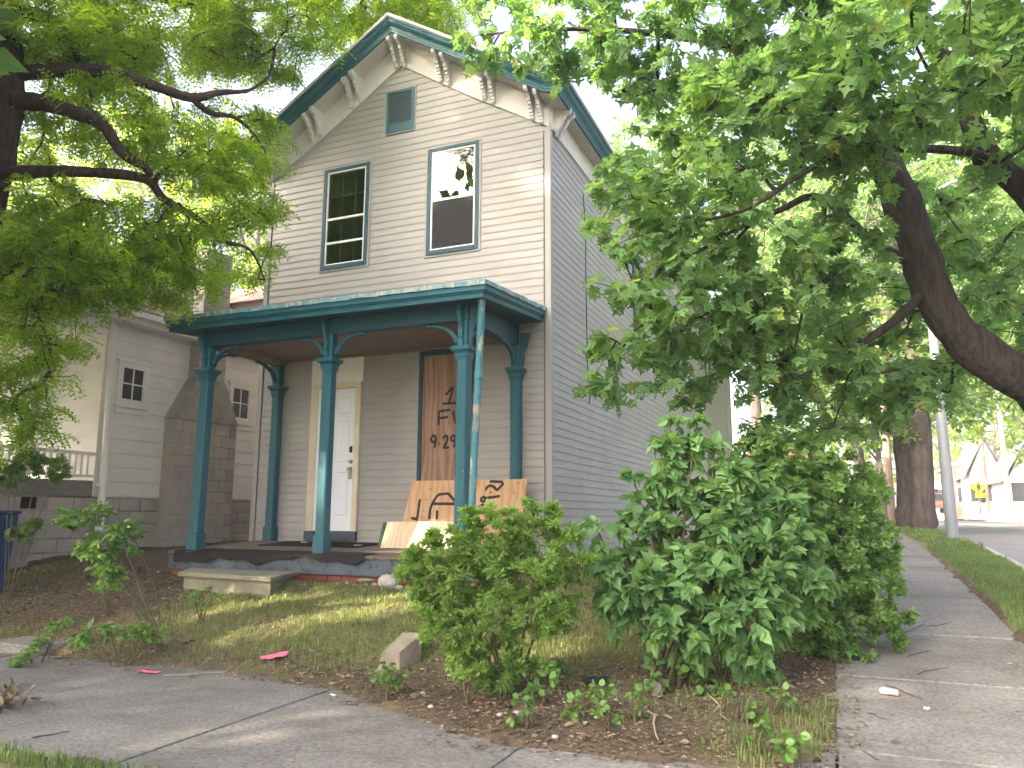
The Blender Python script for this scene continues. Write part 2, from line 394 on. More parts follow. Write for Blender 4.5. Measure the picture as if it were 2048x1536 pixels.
# ------------------------------------------------------------------ terrain
ZSY = [-30, -4.45, -1.5, 0.5, 3.4, 6.7, 12, 20, 40, 400]
ZSZ = [-0.95, -0.95, -0.72, -0.55, -0.38, -0.21, -0.08, 0.0, 0.05, 0.1]
def zs(y): return np.interp(y, ZSY, ZSZ)
CP = [(x, -1.75, -0.47) for x in (-4.5, -3, -1.5, 0)] + [(x, -3.0, -0.66) for x in (-5, -3.5, -2, -0.5)] + \
     [(x, -4.2, -0.925) for x in (-10, -7, -5, -3, -1.5, -0.4)] + [(0.6, -4.55, -0.93), (1.5, -5.1, -0.935), (2.6, -5.1, -0.935), (3.3, -4.6, -0.935)] + \
     [(-5.4, -1.2, -0.33), (-5.6, 0.5, -0.22), (-7, 0, -0.24), (-7, -1.5, -0.30), (-7.2, 5, -0.15), (-9, -3, -0.58), (-12, -3, -0.6), (-12, 3, -0.2)] + \
     [(0.3, 0, -0.43), (0.3, 4, -0.34), (0.3, 10, -0.2), (0.3, 22, -0.05), (1.5, -2.2, -0.68), (1.6, 0, -0.55), (2.2, -3.6, -0.83), (1.2, -4.1, -0.86), (2.6, -1.5, -0.70)] + \
     [(3.25, y, float(zs(y)) + 0.01) for y in (-2.5, -0.5, 2, 6, 12, 22)] + [(5.1, y, float(zs(y)) + 0.01) for y in (-7, -4, -1, 2, 6, 12, 22)] + \
     [(x, -6.3, -0.955) for x in (-10, -5, -2, 1, 4)] + [(x, -7.8, -0.98) for x in (-10, -4, 1)] + [(-2.4, 4, -0.2), (-2.4, 22, 0)]
CP = np.array(CP)
def _tps(r2): return np.where(r2 > 1e-9, r2 * np.log(np.maximum(r2, 1e-9)), 0) * 0.5
_n = len(CP)
_A = np.zeros((_n + 3, _n + 3))
_A[:_n, :_n] = _tps(((CP[:, None, :2] - CP[None, :, :2]) ** 2).sum(-1)) + np.eye(_n) * 0.15
_A[:_n, _n] = 1; _A[:_n, _n + 1:] = CP[:, :2]; _A[_n, :_n] = 1; _A[_n + 1:, :_n] = CP[:, :2].T
_w = np.linalg.solve(_A, np.concatenate([CP[:, 2], [0, 0, 0]]))
def hbase(x, y):
    x = np.clip(np.asarray(x, float), -12, 5.6); y = np.clip(np.asarray(y, float), -8, 22)
    r2 = (x[..., None] - CP[:, 0]) ** 2 + (y[..., None] - CP[:, 1]) ** 2
    return _tps(r2) @ _w[:_n] + _w[_n] + _w[_n + 1] * x + _w[_n + 2] * y
def vnoise(x, y, s, seed=0):                     # smooth value noise
    x = np.asarray(x, float) * s + seed * 17.3; y = np.asarray(y, float) * s + seed * 9.1
    xi = np.floor(x); yi = np.floor(y); fx = x - xi; fy = y - yi
    fx = fx * fx * (3 - 2 * fx); fy = fy * fy * (3 - 2 * fy)
    h = lambda a, b: np.modf(np.abs(np.sin(a * 127.1 + b * 311.7 + seed * 3.7) * 43758.5453))[0]
    return (h(xi, yi) * (1 - fx) + h(xi + 1, yi) * fx) * (1 - fy) + (h(xi, yi + 1) * (1 - fx) + h(xi + 1, yi + 1) * fx) * fy
YFX = [-40, -2.6, -0.9, -0.1, 0.5, 1.05, 1.6, 2.2, 2.75, 3.0, 3.25, 3.3, 40]
YFY = [-4.22, -4.25, -4.18, -4.38, -4.66, -4.95, -5.1, -5.12, -5.06, -4.95, -4.7, -4.6, -4.6]
def yfar(x): return np.interp(x, YFX, YFY)
WL, WR = 3.28, 4.70
def pave(x, y):
    """signed: >0 inside pavement, and its height"""
    j = (vnoise(x, y, 5, 3) - 0.5) * 0.14 + (vnoise(x, y, 17, 4) - 0.5) * 0.05
    a = np.minimum(yfar(x) - y, y + 6.22) + j
    b = np.minimum(x - WL, WR - x) + j; b = np.where(y < -5.5, -1, b)
    a = np.where(x > WR, -1, a)
    return np.maximum(a, b), np.where(a > b, np.minimum(-0.95 + 0 * x, zs(y)), zs(y))
def ground_z(x, y):
    h = hbase(x, y)
    s, hp = pave(x, y)
    h = h + (vnoise(x, y, 3.1, 1) - 0.5) * 0.05 + (vnoise(x, y, 9, 2) - 0.5) * 0.025
    h = np.where(s > 0, hp - 0.05, np.where(s > -0.25, np.maximum(h, hp + 0.004 + np.minimum(-s, .25) * 0.1), h))
    return h
def gz(x, y): return float(ground_z(np.array([x]), np.array([y]))[0])
gx = np.unique(np.concatenate([[-400, -200, -100, -60, -40, -30, -24, -20, -17, -15, -13], np.arange(-12, -5, 0.35), np.arange(-5, 5.65, 0.075)]))
gy = np.unique(np.concatenate([np.arange(-7.9, -6.5, 0.2), np.arange(-6.5, 0.4, 0.075), np.arange(0.4, 12, 0.3), np.arange(12, 30, 1.2), [35, 45, 60, 90, 140, 220, 400]]))
GX, GY = np.meshgrid(gx, gy)
GZ = ground_z(GX, GY)
nx, ny = len(gx), len(gy)
idx = np.arange(nx * ny).reshape(ny, nx)
faces = np.stack([idx[:-1, :-1], idx[:-1, 1:], idx[1:, 1:], idx[1:, :-1]], -1).reshape(-1, 4)

def grass_density(x, y):
    x = np.asarray(x, float); y = np.asarray(y, float)
    n = vnoise(x, y, 1.6, 5) * 0.6 + vnoise(x, y, 5, 6) * 0.4
    sm = lambda a, lo, hi: np.clip((a - lo) / (hi - lo), 0, 1)
    lawn = sm(x, -3.6, -2.2) * sm(-y, 1.75, 1.95) * sm(y + 0.25 * np.clip(x - 0.6, 0, 3), -4.15, -3.55) * sm(-x, -3.0, -1.9)
    lawn = np.where((x > 0.35) & (y < -3.6), lawn * 0.35, lawn)
    side = sm(x, 0.05, 0.3) * sm(-x, -3.1, -2.6) * sm(y, -3.0, -2.2)
    wedge = 0.6 * sm(x, 2.5, 3.15) * sm(-x, -3.45, -3.3) * sm(-y, 3.6, 4.0) * 1.2
    left = sm(-x, 5.0, 6.5) * sm(-y, 0.5, 1.2) * 0.25
    near = sm(-y, 6.22, 6.4) * sm(-x, -1.6, -0.5)
    fr = 0.30 * sm(-x, -0.3, 1) * sm(-y, 3.5, 3.9)
    d = np.maximum.reduce([lawn, side, wedge, left, near, fr])
    s, _ = pave(x, y)
    d = d * np.clip((n - 0.12) * 3.2, 0.10, 1)
    return np.where(s > -0.02, 0, d)
def verge_density(x, y):
    return np.where((x > WR + 0.02 + 0.10 * vnoise(x, y, 3, 8)) & (x < 5.62), 1.0, 0.0)

mg, tg_, pg = nodes('yard_soil')
at_ = N(tg_, 'ShaderNodeAttribute', attribute_name='cover')
co_ = coords(tg_)
r1 = ramp(tg_, [(0.25, (0.055, 0.042, 0.030)), (0.55, (0.125, 0.098, 0.070)), (0.8, (0.23, 0.185, 0.135))]); tg_.links.new(noise(tg_, co_, 26, 9, 0.75), r1.inputs[0])
r2 = ramp(tg_, [(0.3, (0.11, 0.12, 0.05)), (0.7, (0.24, 0.22, 0.115))]); tg_.links.new(noise(tg_, co_, 22, 8, 0.7), r2.inputs[0])
tg_.links.new(mixc(tg_, at_.outputs['Fac'], r1.outputs[0], r2.outputs[0]), pg.inputs['Base Color'])
pg.inputs['Roughness'].default_value = 1.0; pg.inputs['Specular IOR Level'].default_value = 0.1
bump(tg_, pg, noise(tg_, co_, 45, 8, 0.7), 0.9, 0.02)
ground = fast_mesh('ground', np.stack([GX, GY, GZ], -1).reshape(-1, 3), faces, mg, smooth=True, kind='structure')
cov = np.maximum(grass_density(GX, GY), verge_density(GX, GY)).ravel()
cov = np.where((GX.ravel() < -9) | (GY.ravel() > 6), np.maximum(cov, 0.8), cov)
a_ = ground.data.attributes.new('cover', 'FLOAT', 'POINT'); a_.data.foreach_set('value', cov.astype(np.float32))

# pavements: one slab per joint
def slab(parent, outline, zf, name='slab'):
    b = MB(); m = len(outline)
    b.v = [(x, y, zf(y)) for x, y in outline] + [(x, y, zf(y) - 0.09) for x, y in outline]
    b.f = [tuple(range(m))] + [(i, m + i, m + (i + 1) % m, (i + 1) % m) for i in range(m)]
    b.sm = [False] * len(b.f)
    return b.build(name, m_conc, parent, bevel=0.008)
walk = thing('sidewalk', (0, -5.2, -0.97), None, None); tag(walk, kind='structure')
jx = [-13.9 + 1.72 * k for k in range(0, 9)] + [1.66, 3.27, 4.70]
for a, b in zip(jx[:-1], jx[1:]):
    a2, b2 = a + 0.007, b - 0.007
    xs = np.linspace(b2, a2, max(2, int((b2 - a2) / 0.2)))
    out = [(a2, -6.22), (b2, -6.22)] + [(float(x), float(yfar(x) if x < 3.25 else -4.62) + 0.16) for x in xs]
    tilt = random.uniform(-0.004, 0.004)
    slab(walk, out, lambda y, t=tilt: -0.95 + t)
swalk = thing('side_sidewalk', (4, 0, -0.8), None, None); tag(swalk, kind='structure')
yy = -4.44; k = 0
while yy < 46:
    y2 = yy + 1.52
    t = random.uniform(-0.005, 0.005)
    slab(swalk, [(WL - 0.1, yy + 0.012), (WR, yy + 0.012), (WR, y2 - 0.005), (WL - 0.1, y2 - 0.005)], lambda y, t=t: float(zs(y)) + t)
    yy = y2
ys = np.concatenate([np.arange(-7.7, 24, 1.0), [30, 40, 60, 90, 140, 220, 400]])
def strip(name, x0, x1, dz, mat, ys=ys):
    v = np.array([(x, y, zs(y) + dz) for y in ys for x in (x0, x1)])
    i = np.arange(len(ys) - 1) * 2
    return fast_mesh(name, v, np.stack([i, i + 1, i + 3, i + 2], -1), mat, smooth=True, kind='structure')
strip('road', 5.74, 13.5, -0.09, m_asph)
kb = MB()
for a, b in zip(ys[:-1], ys[1:]):
    kb.add([(x, y, zs(y) + dz) for y in (a, b) for x, dz in ((5.58, -0.2), (5.58, 0.01), (5.73, 0.0), (5.76, -0.2))], [(0, 1, 5, 4), (1, 2, 6, 5), (2, 3, 7, 6)])
kb.build('kerb', m_kerb, kind='structure')
fast_mesh('far_ground', np.array([(13.7, -8, -0.9), (400, -8, -0.9), (400, 400, 0.2), (13.7, 400, 0.2), (13.7, 12, -0.05), (13.7, 30, 0.05)]), np.array([(0, 1, 2, 3)]), simple('far_verge', (0.08, 0.12, 0.035), (0.15, 0.17, 0.06), rough=1, scale=3), kind='structure')
strip('far_pavement', 13.5, 15.5, 0.02, m_conc)
fast_mesh('front_street', np.array([(-400, -17, -1.08), (400, -17, -1.08), (400, -8.05, -1.08), (-400, -8.05, -1.08)]), np.array([(0, 1, 2, 3)]), m_asph, kind='structure')
fast_mesh('opposite_yard', np.array([(-400, -400, -0.98), (400, -400, -0.98), (400, -16.9, -0.98), (-400, -16.9, -0.98)]), np.array([(0, 1, 2, 3)]), bpy.data.materials['far_verge'], kind='structure')

# ------------------------------------------------------------------ house
W = -4.77; CRS = 0.105; ZB = -0.237; YL = 19.0
ZA = 5.575; ZP = 7.073; XM = W / 2; SL = (ZP - ZA) / (-XM - 0.1)
house = thing('house', (XM, 0, -0.45), 'two storey taupe sided house with teal trim and gabled roof', 'house')
OPEN = [(-3.70, -2.91, 3.99, 5.58), (-1.865, -1.075, 3.99, 5.58)]     # upstairs windows
DOOR = (-3.76, -2.885, -0.07, 2.60)
BRD = (-1.93, -1.07, 0.62, 2.56)
wall = None
def wallmesh():
    b = MB()
    xs = sorted({W + 0.03, -0.03} | {o[i] for o in OPEN for i in (0, 1)})
    zz = sorted({-0.6, 5.6} | {o[i] for o in OPEN for i in (2, 3)})
    for x0, x1 in zip(xs[:-1], xs[1:]):
        for z0, z1 in zip(zz[:-1], zz[1:]):
            cx, cz = (x0 + x1) / 2, (z0 + z1) / 2
            if any(o[0] < cx < o[1] and o[2] < cz < o[3] for o in OPEN): continue
            b.box(x0, x1, 0.012, 0.16, z0, z1)
    b.prism([(W + 0.03, 5.6), (-0.03, 5.6), (-0.03, 5.95), (XM, 7.5), (W + 0.03, 5.95)], (0, 0.012, 0), (1, 0, 0), (0, 0, 1), (0, 0.148, 0))
    b.box(-0.16, -0.03, 0.16, YL, -0.6, 5.95); b.box(W + 0.03, W + 0.16, 0.16, YL, -0.6, 5.95)
    b.box(W + 0.03, -0.03, YL - 0.15, YL, -0.6, 5.95)
    return b
wall = wallmesh().build('wall', m_sheath, house)
def course_profile(z):
    return [(0.0, z + 0.004), (0.0095, z), (0.0115, z + 0.005), (0.011, z + 0.03), (0.004, z + CRS - 0.008), (0.002, z + CRS + 0.003)]
def plank(segs, z, axis):
    pr = course_profile(z); n = len(pr)
    for a, c in segs:
        vs = [((t, -d, zz_) if axis == 'x' else (d, t, zz_)) for t in (a, c) for d, zz_ in pr]
        fs = [(i, i + 1, n + i + 1, n + i) for i in range(n - 1)]
        if axis == 'x': fs = [f[::-1] for f in fs]
        MB().add(vs, fs).build('siding_board', m_siding, wall)
z = ZB
while z < ZP + 0.1:
    zm = z + CRS / 2
    half = -XM - 0.085 if zm < ZA else (ZP + 0.14 - zm) / SL
    if half <= 0.02: break
    segs = [(XM - half, XM + half)]
    cuts = [(o[0] - 0.02, o[1] + 0.02, o[2] - 0.03, o[3] + 0.02) for o in OPEN] + [DOOR, BRD, (-2.62, -2.14, 5.99, 6.68)]
    for c in cuts:
        if c[2] < zm < c[3]:
            ns = []
            for a, b_ in segs:
                if c[1] <= a or c[0] >= b_: ns.append((a, b_)); continue
                if c[0] > a: ns.append((a, c[0]))
                if c[1] < b_: ns.append((c[1], b_))
            segs = ns
    # butt seams between lengths of vinyl
    out = []
    for a, b_ in segs:
        s = a + random.uniform(0.9, 3.4)
        if s < b_ - 0.6 and zm > 2.9 and random.random() < 0.45: out += [(a, s - 0.001), (s + 0.001, b_)]
        else: out.append((a, b_))
    plank(out, z, 'x')
    z += CRS
z = ZB
SIDEW = [(8.5, 9.3, 0.55, 2.35), (13.3, 14.2, 0.55, 2.35), (4.6, 5.4, 3.6, 5.2), (9.0, 9.8, 3.6, 5.2), (13.3, 14.2, 3.6, 5.2)]
while z < 5.60:
    segs = [(0.06, YL - 0.06)]
    for y0, y1, z0, z1 in SIDEW:
        if z0 < z + CRS / 2 < z1:
            segs = [s for a, b_ in segs for s in (((a, y0), (y1, b_)) if a < y0 < b_ else ((a, b_),))]
    out = segs
    plank(out, z, 'y')
    z += CRS
# corner boards
for (x, sx) in ((0, 1), (W, -1)):
    b = MB()
    b.box(min(x, x - sx * 0.085) + (0.02 if sx > 0 else -0.02), max(x, x - sx * 0.085) + (0.02 if sx > 0 else -0.02), -0.022, 0.0, ZB - 0.01, ZA + 0.02)
    b.box(x + (0.0 if sx > 0 else -0.02), x + (0.0225 if sx > 0 else -0.0), -0.0225, 0.065, ZB - 0.01, ZA + 0.02)
    b.build('corner_board', m_corner, house, bevel=0.004)
b = MB(); b.box(0.0, 0.022, YL - 0.07, YL + 0.02, ZB, ZA); b.build('corner_board', m_corner, house, bevel=0.004)
b = MB(); b.box(0.0, 0.021, 17.75, 17.85, ZB, ZA); b.build('corner_board', m_corner, house, bevel=0.004)
# foundation
fnd = MB().box(W + 0.02, 0.0, 0.0, YL - 0.02, -0.9, ZB + 0.01).build('foundation', m_mortarred, house)
bm_ = {}
for r_ in range(3):
    off = 0.11 if r_ % 2 else 0
    for k in range(62):
        y0 = 0.01 + k * 0.215 - off
        if y0 < 0: continue
        z0 = ZB - 0.012 - (r_ + 1) * 0.075
        if 'm' not in bm_:
            o = MB().box(0, 0.012, 0, 0.203, 0, 0.064).build('brick', m_redbase, fnd, bevel=0.003); bm_['m'] = o.data
        else:
            o = bpy.data.objects.new('brick', bm_['m']); link(o, fnd)
        o.location = (0.0005, y0, z0)
# frieze boards
def rakez(x): return ZP - abs(x - XM) * SL
ROOFP = [(-5.13, 6.10), (-4.81, 6.165), (XM, 7.68), (0.04, 6.165), (0.36, 6.10)]
def roofz(x): return float(np.interp(x, [p[0] for p in ROOFP], [p[1] for p in ROOFP]))
for s in (-1, 1):
    xe = W - 0.012 if s < 0 else 0.012
    xs = [XM, (XM + xe) / 2, xe]
    poly = [(x, max(rakez(x), ZA) if abs(x - XM) > -XM - 0.1 else rakez(x)) for x in xs] + [(x, roofz(x) - 0.225) for x in xs[::-1]]
    MB().prism(poly, (0, -0.036, 0), (1, 0, 0), (0, 0, 1), (0, 0.034, 0)).build('gable_frieze', m_white, house, bevel=0.003)
MB().box(-0.005, 0.034, 0.0, YL, ZA - 0.01, 5.90).build('eave_frieze', m_white, house)
# a bed moulding line on the frieze
# soffit and crown
path = [((-5.13, YL + 0.3, 6.10), (-1, 0, 0)), ((-5.13, -0.45, 6.10), (-1, -1, 0)), ((-4.81, -0.45, 6.165), (0, -1, 0)), ((XM, -0.45, 7.68), (0, -1, 0)), ((0.04, -0.45, 6.165), (0, -1, 0)), ((0.36, -0.45, 6.10), (1, -1, 0)), ((0.36, YL + 0.3, 6.10), (1, 0, 0))]
MB().sweep(path, [(0.03, 0.012), (-0.012, 0.012), (-0.012, -0.035), (0.004, -0.035)]).build('drip_edge', m_drip, house)
MB().sweep(path, [(0.004, -0.03), (0.004, -0.065), (0.022, -0.07), (0.026, -0.095), (0.045, -0.125), (0.07, -0.145), (0.075, -0.16), (0.085, -0.16), (0.087, -0.20), (0.095, -0.205), (0.097, -0.24), (0.13, -0.24)]).build('crown_moulding', m_teal, house)
sof = MB()
sof.sweep(path[1:6], [(0.12, -0.236), (0.47, -0.232)])
sof.add([(0.26, -0.35, 5.864), (0.26, YL + 0.2, 5.864), (-0.02, YL + 0.2, 5.90), (-0.02, -0.35, 5.90)], [(0, 1, 2, 3)])
sof.add([(-5.03, -0.35, 5.864), (-5.03, YL + 0.2, 5.864), (W + 0.02, YL + 0.2, 5.90), (W + 0.02, -0.35, 5.90)], [(3, 2, 1, 0)])
sof.build('soffit', m_soffit, house)
rf = MB()
for (x0, z0), (x1, z1) in zip(ROOFP[:-1], ROOFP[1:]):
    rf.add([(x0, -0.44, z0 + 0.013), (x1, -0.44, z1 + 0.013), (x1, YL + 0.3, z1 + 0.013), (x0, YL + 0.3, z0 + 0.013)], [(0, 1, 2, 3)])
rf.build('roof', m_shingle, house)
# brackets (corbels)
BR = [(0, 0.03), (0.285, 0.03), (0.305, -0.02), (0.31, -0.055), (0.285, -0.085), (0.25, -0.08), (0.235, -0.10), (0.205, -0.105), (0.185, -0.13), (0.175, -0.165), (0.15, -0.175), (0.145, -0.21), (0.12, -0.22), (0.115, -0.25), (0.09, -0.26), (0.088, -0.29), (0.065, -0.30), (0.065, -0.33), (0.045, -0.34), (0.045, -0.365), (0.02, -0.385), (0, -0.39)]
def bracket(x=None, y=None, ztop=0, wear=False):
    b = MB()
    if y is None: b.prism(BR, (x - 0.026, -0.037, ztop), (0, -1, 0), (0, 0, 1), (0.052, 0, 0)); b.box(x - 0.034, x + 0.034, -0.075, -0.0355, ztop - 0.37, ztop - 0.30)
    else: b.prism([(p * 0.78, q) for p, q in BR], (0.035, y - 0.026, ztop), (1, 0, 0), (0, 0, 1), (0, 0.052, 0))
    b.build('bracket', m_soffit if wear else m_white, house, bevel=0.004)
for xc in (-2.385, -3.17, -3.88, -4.62, -1.61, -0.89, -0.16):
    for d in (-0.068, 0.068):
        bracket(x=xc + d, ztop=roofz(xc + d) - 0.235)
for yc in (0.16, 2.15, 4.1, 6.1, 8.1, 10.1, 12.1):
    bracket(y=yc, ztop=5.90, wear=yc > 1); bracket(y=yc + 0.14, ztop=5.90, wear=yc > 1)
# attic vent
vent = MB()
for (a, b_, c, d) in ((-2.625, -2.575, 5.995, 6.675), (-2.19, -2.14, 5.995, 6.675), (-2.575, -2.19, 6.63, 6.675), (-2.575, -2.19, 5.995, 6.13)):
    vent.box(a, b_, -0.032, 0.012, c, d)
vent = vent.build('attic_vent', m_teal, house, bevel=0.003)
MB().box(-2.645, -2.12, -0.02, 0.011, 5.975, 6.695).build('vent_surround', m_corner, vent)
MB().box(-2.58, -2.185, -0.0225, 0.005, 6.12, 6.64).build('vent_back', m_sheath, vent)
for k in range(13):
    zz_ = 6.14 + k * 0.0385
    MB().obox((-2.3825, -0.026, zz_ + 0.018), (0.191, 0, 0), (0, 0.006, 0.014), (0, -0.0017, 0.0007)).build('louvre', m_teald, vent)
# windows
def winunit(o, rails, seed, upscreen):
    x0, x1, z0, z1 = o
    w = MB()
    t = 0.05
    for (a, b_, c, d) in ((x0 - 0.02, x0 + t - 0.01, z0 - 0.02, z1 + 0.02), (x1 - t + 0.01, x1 + 0.02, z0 - 0.02, z1 + 0.02), (x0 + t - 0.01, x1 - t + 0.01, z1 - t + 0.02, z1 + 0.02)):
        w.box(a, b_, -0.034, 0.03, c, d)
    w.box(x0 + t - 0.01, x1 - t + 0.01, -0.045, 0.03, z0 - 0.02, z0 + 0.045)
    win = w.build('window', m_teald, house, bevel=0.004)
    j = MB()
    for a, b_, c, d in ((x0 - 0.05, x0 - 0.02, z0 - 0.05, z1 + 0.05), (x1 + 0.02, x1 + 0.05, z0 - 0.05, z1 + 0.05), (x0 - 0.02, x1 + 0.02, z1 + 0.02, z1 + 0.05), (x0 - 0.02, x1 + 0.02, z0 - 0.05, z0 - 0.02)):
        j.box(a, b_, -0.024, 0.0, c, d)
    j.build('trim_channel', m_corner, win, bevel=0.002)
    ix0, ix1, iz0, iz1 = x0 + t - 0.01, x1 - t + 0.01, z0 + 0.045, z1 - t + 0.02
    fr = MB(); ft = 0.026
    fr.box(ix0, ix0 + ft, -0.02, 0.012, iz0, iz1); fr.box(ix1 - ft, ix1, -0.02, 0.012, iz0, iz1)
    fr.box(ix0 + ft, ix1 - ft, -0.02, 0.012, iz1 - ft, iz1); fr.box(ix0 + ft, ix1 - ft, -0.02, 0.012, iz0, iz0 + ft)
    fr.build('storm_frame', m_alum, win, bevel=0.002)
    zr = sorted([iz0 + (iz1 - iz0) * r_ for r_ in rails])
    for q in zr: MB().box(ix0 + ft, ix1 - ft, -0.018, 0.01, q - 0.017, q + 0.017).build('sash_rail', m_alum, win, bevel=0.002)
    zz_ = [iz0 + ft - 0.012] + zr + [iz1 - ft + 0.012]
    for i, (a, b_) in enumerate(zip(zz_[:-1], zz_[1:])):
        MB().add([(ix0 + 0.012, -0.006, a), (ix1 - 0.012, -0.006, a), (ix1 - 0.012, -0.006, b_), (ix0 + 0.012, -0.006, b_)], [(0, 1, 2, 3)]).build('pane', m_screen if (upscreen and i == 0) else m_glass, win)
    if upscreen: MB().add([(ix0 + 0.02, -0.0165, iz0 + 0.02), (ix1 - 0.02, -0.0165, iz0 + 0.02), (ix1 - 0.02, -0.0165, zr[0] - 0.012), (ix0 + 0.02, -0.0165, zr[0] - 0.012)], [(0, 1, 2, 3)]).build('insect_screen', m_mesh, win)
    # inner sash with muntins, a little inside
    s = MB(); zc = (iz0 + iz1) / 2
    s.box(ix0, ix1, 0.05, 0.08, zc - 0.02, zc + 0.02)
    for k in (1, 2):
        xx = ix0 + (ix1 - ix0) * k / 3; s.box(xx - 0.009, xx + 0.009, 0.053, 0.077, iz0, iz1)
    for q in (0.25, 0.75):
        zq = iz0 + (iz1 - iz0) * q; s.box(ix0, ix1, 0.055, 0.075, zq - 0.012, zq + 0.012)
    if not upscreen: s.build('inner_sash', m_muntin, win)
    # shallow room behind
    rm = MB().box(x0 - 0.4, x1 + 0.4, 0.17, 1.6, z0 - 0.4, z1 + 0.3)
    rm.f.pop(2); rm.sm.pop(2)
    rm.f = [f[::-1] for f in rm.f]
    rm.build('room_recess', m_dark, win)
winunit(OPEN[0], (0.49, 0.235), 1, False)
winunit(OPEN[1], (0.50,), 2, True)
for y0, y1, z0, z1 in SIDEW:
    w = MB()
    for a, b_, c, d in ((y0, y0 + 0.09, z0, z1), (y1 - 0.09, y1, z0, z1), (y0 + 0.09, y1 - 0.09, z1 - 0.09, z1), (y0 + 0.09, y1 - 0.09, z0, z0 + 0.08)):
        w.box(-0.02, 0.04, a, b_, c, d)
    w.box(-0.02, 0.03, y0 + 0.09, y1 - 0.09, (z0 + z1) / 2 - 0.02, (z0 + z1) / 2 + 0.02)
    win = w.build('window', m_teald, house, bevel=0.004)
    MB().box(-0.025, 0.012, y0 + 0.05, y1 - 0.05, z0 + 0.04, z1 - 0.05).build('pane', m_carglass, win)
# ---- door
dr = MB()
DX0, DX1 = -3.64, -2.975
MB().box(-3.755, DX0, -0.05, 0.011, 0.07, 2.12).build('door_casing', m_cream, house, bevel=0.006)
MB().box(DX1, -2.89, -0.05, 0.011, 0.07, 2.12).build('door_casing', m_cream, house, bevel=0.006)
MB().box(-3.755, -2.89, -0.052, 0.010, 2.122, 2.20).build('door_casing', m_cream, house, bevel=0.006)
for xx in (-3.735, -3.70, -3.665): MB().box(xx - 0.006, xx + 0.006, -0.058, -0.05, 0.07, 2.12).build('casing_bead', m_cream, house, bevel=0.002)
MB().box(-3.775, -2.87, -0.03, 0.011, 2.205, 2.61).build('transom_panel', m_panel, house, bevel=0.003)
for xx in (-3.55, -3.32, -3.09): MB().box(xx - 0.004, xx + 0.004, -0.033, -0.0305, 2.21, 2.60).build('panel_batten', m_panel, house)
MB().box(-3.76, -2.885, -0.07, 0.011, -0.06, 0.068).build('door_sill', m_skirt, house, bevel=0.006)
door = MB().box(DX0, DX1, -0.018, 0.011, 0.075, 2.12).build('door', m_door, house)
def dpanel(x0, x1, z0, z1):
    b = MB(); e = 0.028
    o = [(x0, z0), (x1, z0), (x1, z1), (x0, z1)]; i1 = [(x0 + e, z0 + e), (x1 - e, z0 + e), (x1 - e, z1 - e), (x0 + e, z1 - e)]
    vs = [(x, -0.0185, z_) for x, z_ in o] + [(x + (0.008 if x == x0 else -0.008), -0.027, z_ + (0.008 if z_ == z0 else -0.008)) for x, z_ in o] + [(x, -0.0185, z_) for x, z_ in i1]
    fs = [(k, (k + 1) % 4, 4 + (k + 1) % 4, 4 + k) for k in range(4)] + [(4 + k, 4 + (k + 1) % 4, 8 + (k + 1) % 4, 8 + k) for k in range(4)]
    b.add(vs, fs); b.build('door_panel', m_door, door)
for x0, x1 in ((DX0 + 0.09, DX0 + 0.30), (DX1 - 0.30, DX1 - 0.09)):
    dpanel(x0, x1, 0.30, 0.92); dpanel(x0, x1, 1.06, 1.66); dpanel(x0, x1, 1.76, 2.0)
xk = DX1 - 0.055
MB().box(xk - 0.028, xk + 0.028, -0.035, -0.018, 0.80, 0.98).build('lock_plate', m_metal, door, bevel=0.006)
MB().tube([(xk, -0.02, 0.94), (xk, -0.06, 0.94), (xk - 0.0, -0.075, 0.94)], [0.014, 0.014, 0.03], 12).build('door_knob', m_metal, door)
MB().tube([(xk, -0.018, 1.05), (xk, -0.045, 1.05)], [0.03, 0.026], 14).build('deadbolt', m_metal, door)
MB().box(xk - 0.02, xk + 0.02, -0.04, -0.018, 1.18, 1.27).build('keypad', m_black, door, bevel=0.005)
# glue ghosts of removed lettering
gh = MB(); rg = random.Random(5)
for z0, x0, n, gapp in ((1.365, -2.62, 15, 0.2), (1.265, -2.60, 14, 0.15), (1.155, -2.58, 8, 0.45)):
    for k in range(n):
        if rg.random() < gapp: continue
        xx = x0 + k * 0.029
        if rg.random() < 0.7: gh.box(xx, xx + 0.005, -0.0125, -0.010, z0 - 0.022, z0 + 0.022)
        if rg.random() < 0.7: gh.box(xx + 0.014, xx + 0.019, -0.0125, -0.010, z0 - 0.02, z0 + 0.02)
        if rg.random() < 0.5: gh.box(xx + 0.001, xx + 0.017, -0.0125, -0.010, z0 + 0.014, z0 + 0.019)
        if rg.random() < 0.4: gh.box(xx + 0.001, xx + 0.017, -0.0125, -0.010, z0 - 0.003, z0 + 0.002)
for xx, zz_ in ((-2.31, 0.98), (-2.28, 0.985), (-2.25, 0.98), (-2.62, 0.86), (-2.29, 0.865)): gh.box(xx, xx + 0.008, -0.0125, -0.010, zz_, zz_ + 0.03)
gh.build('faded_letter_marks', m_ghost, wall, label='faint grey glue marks of removed letters')
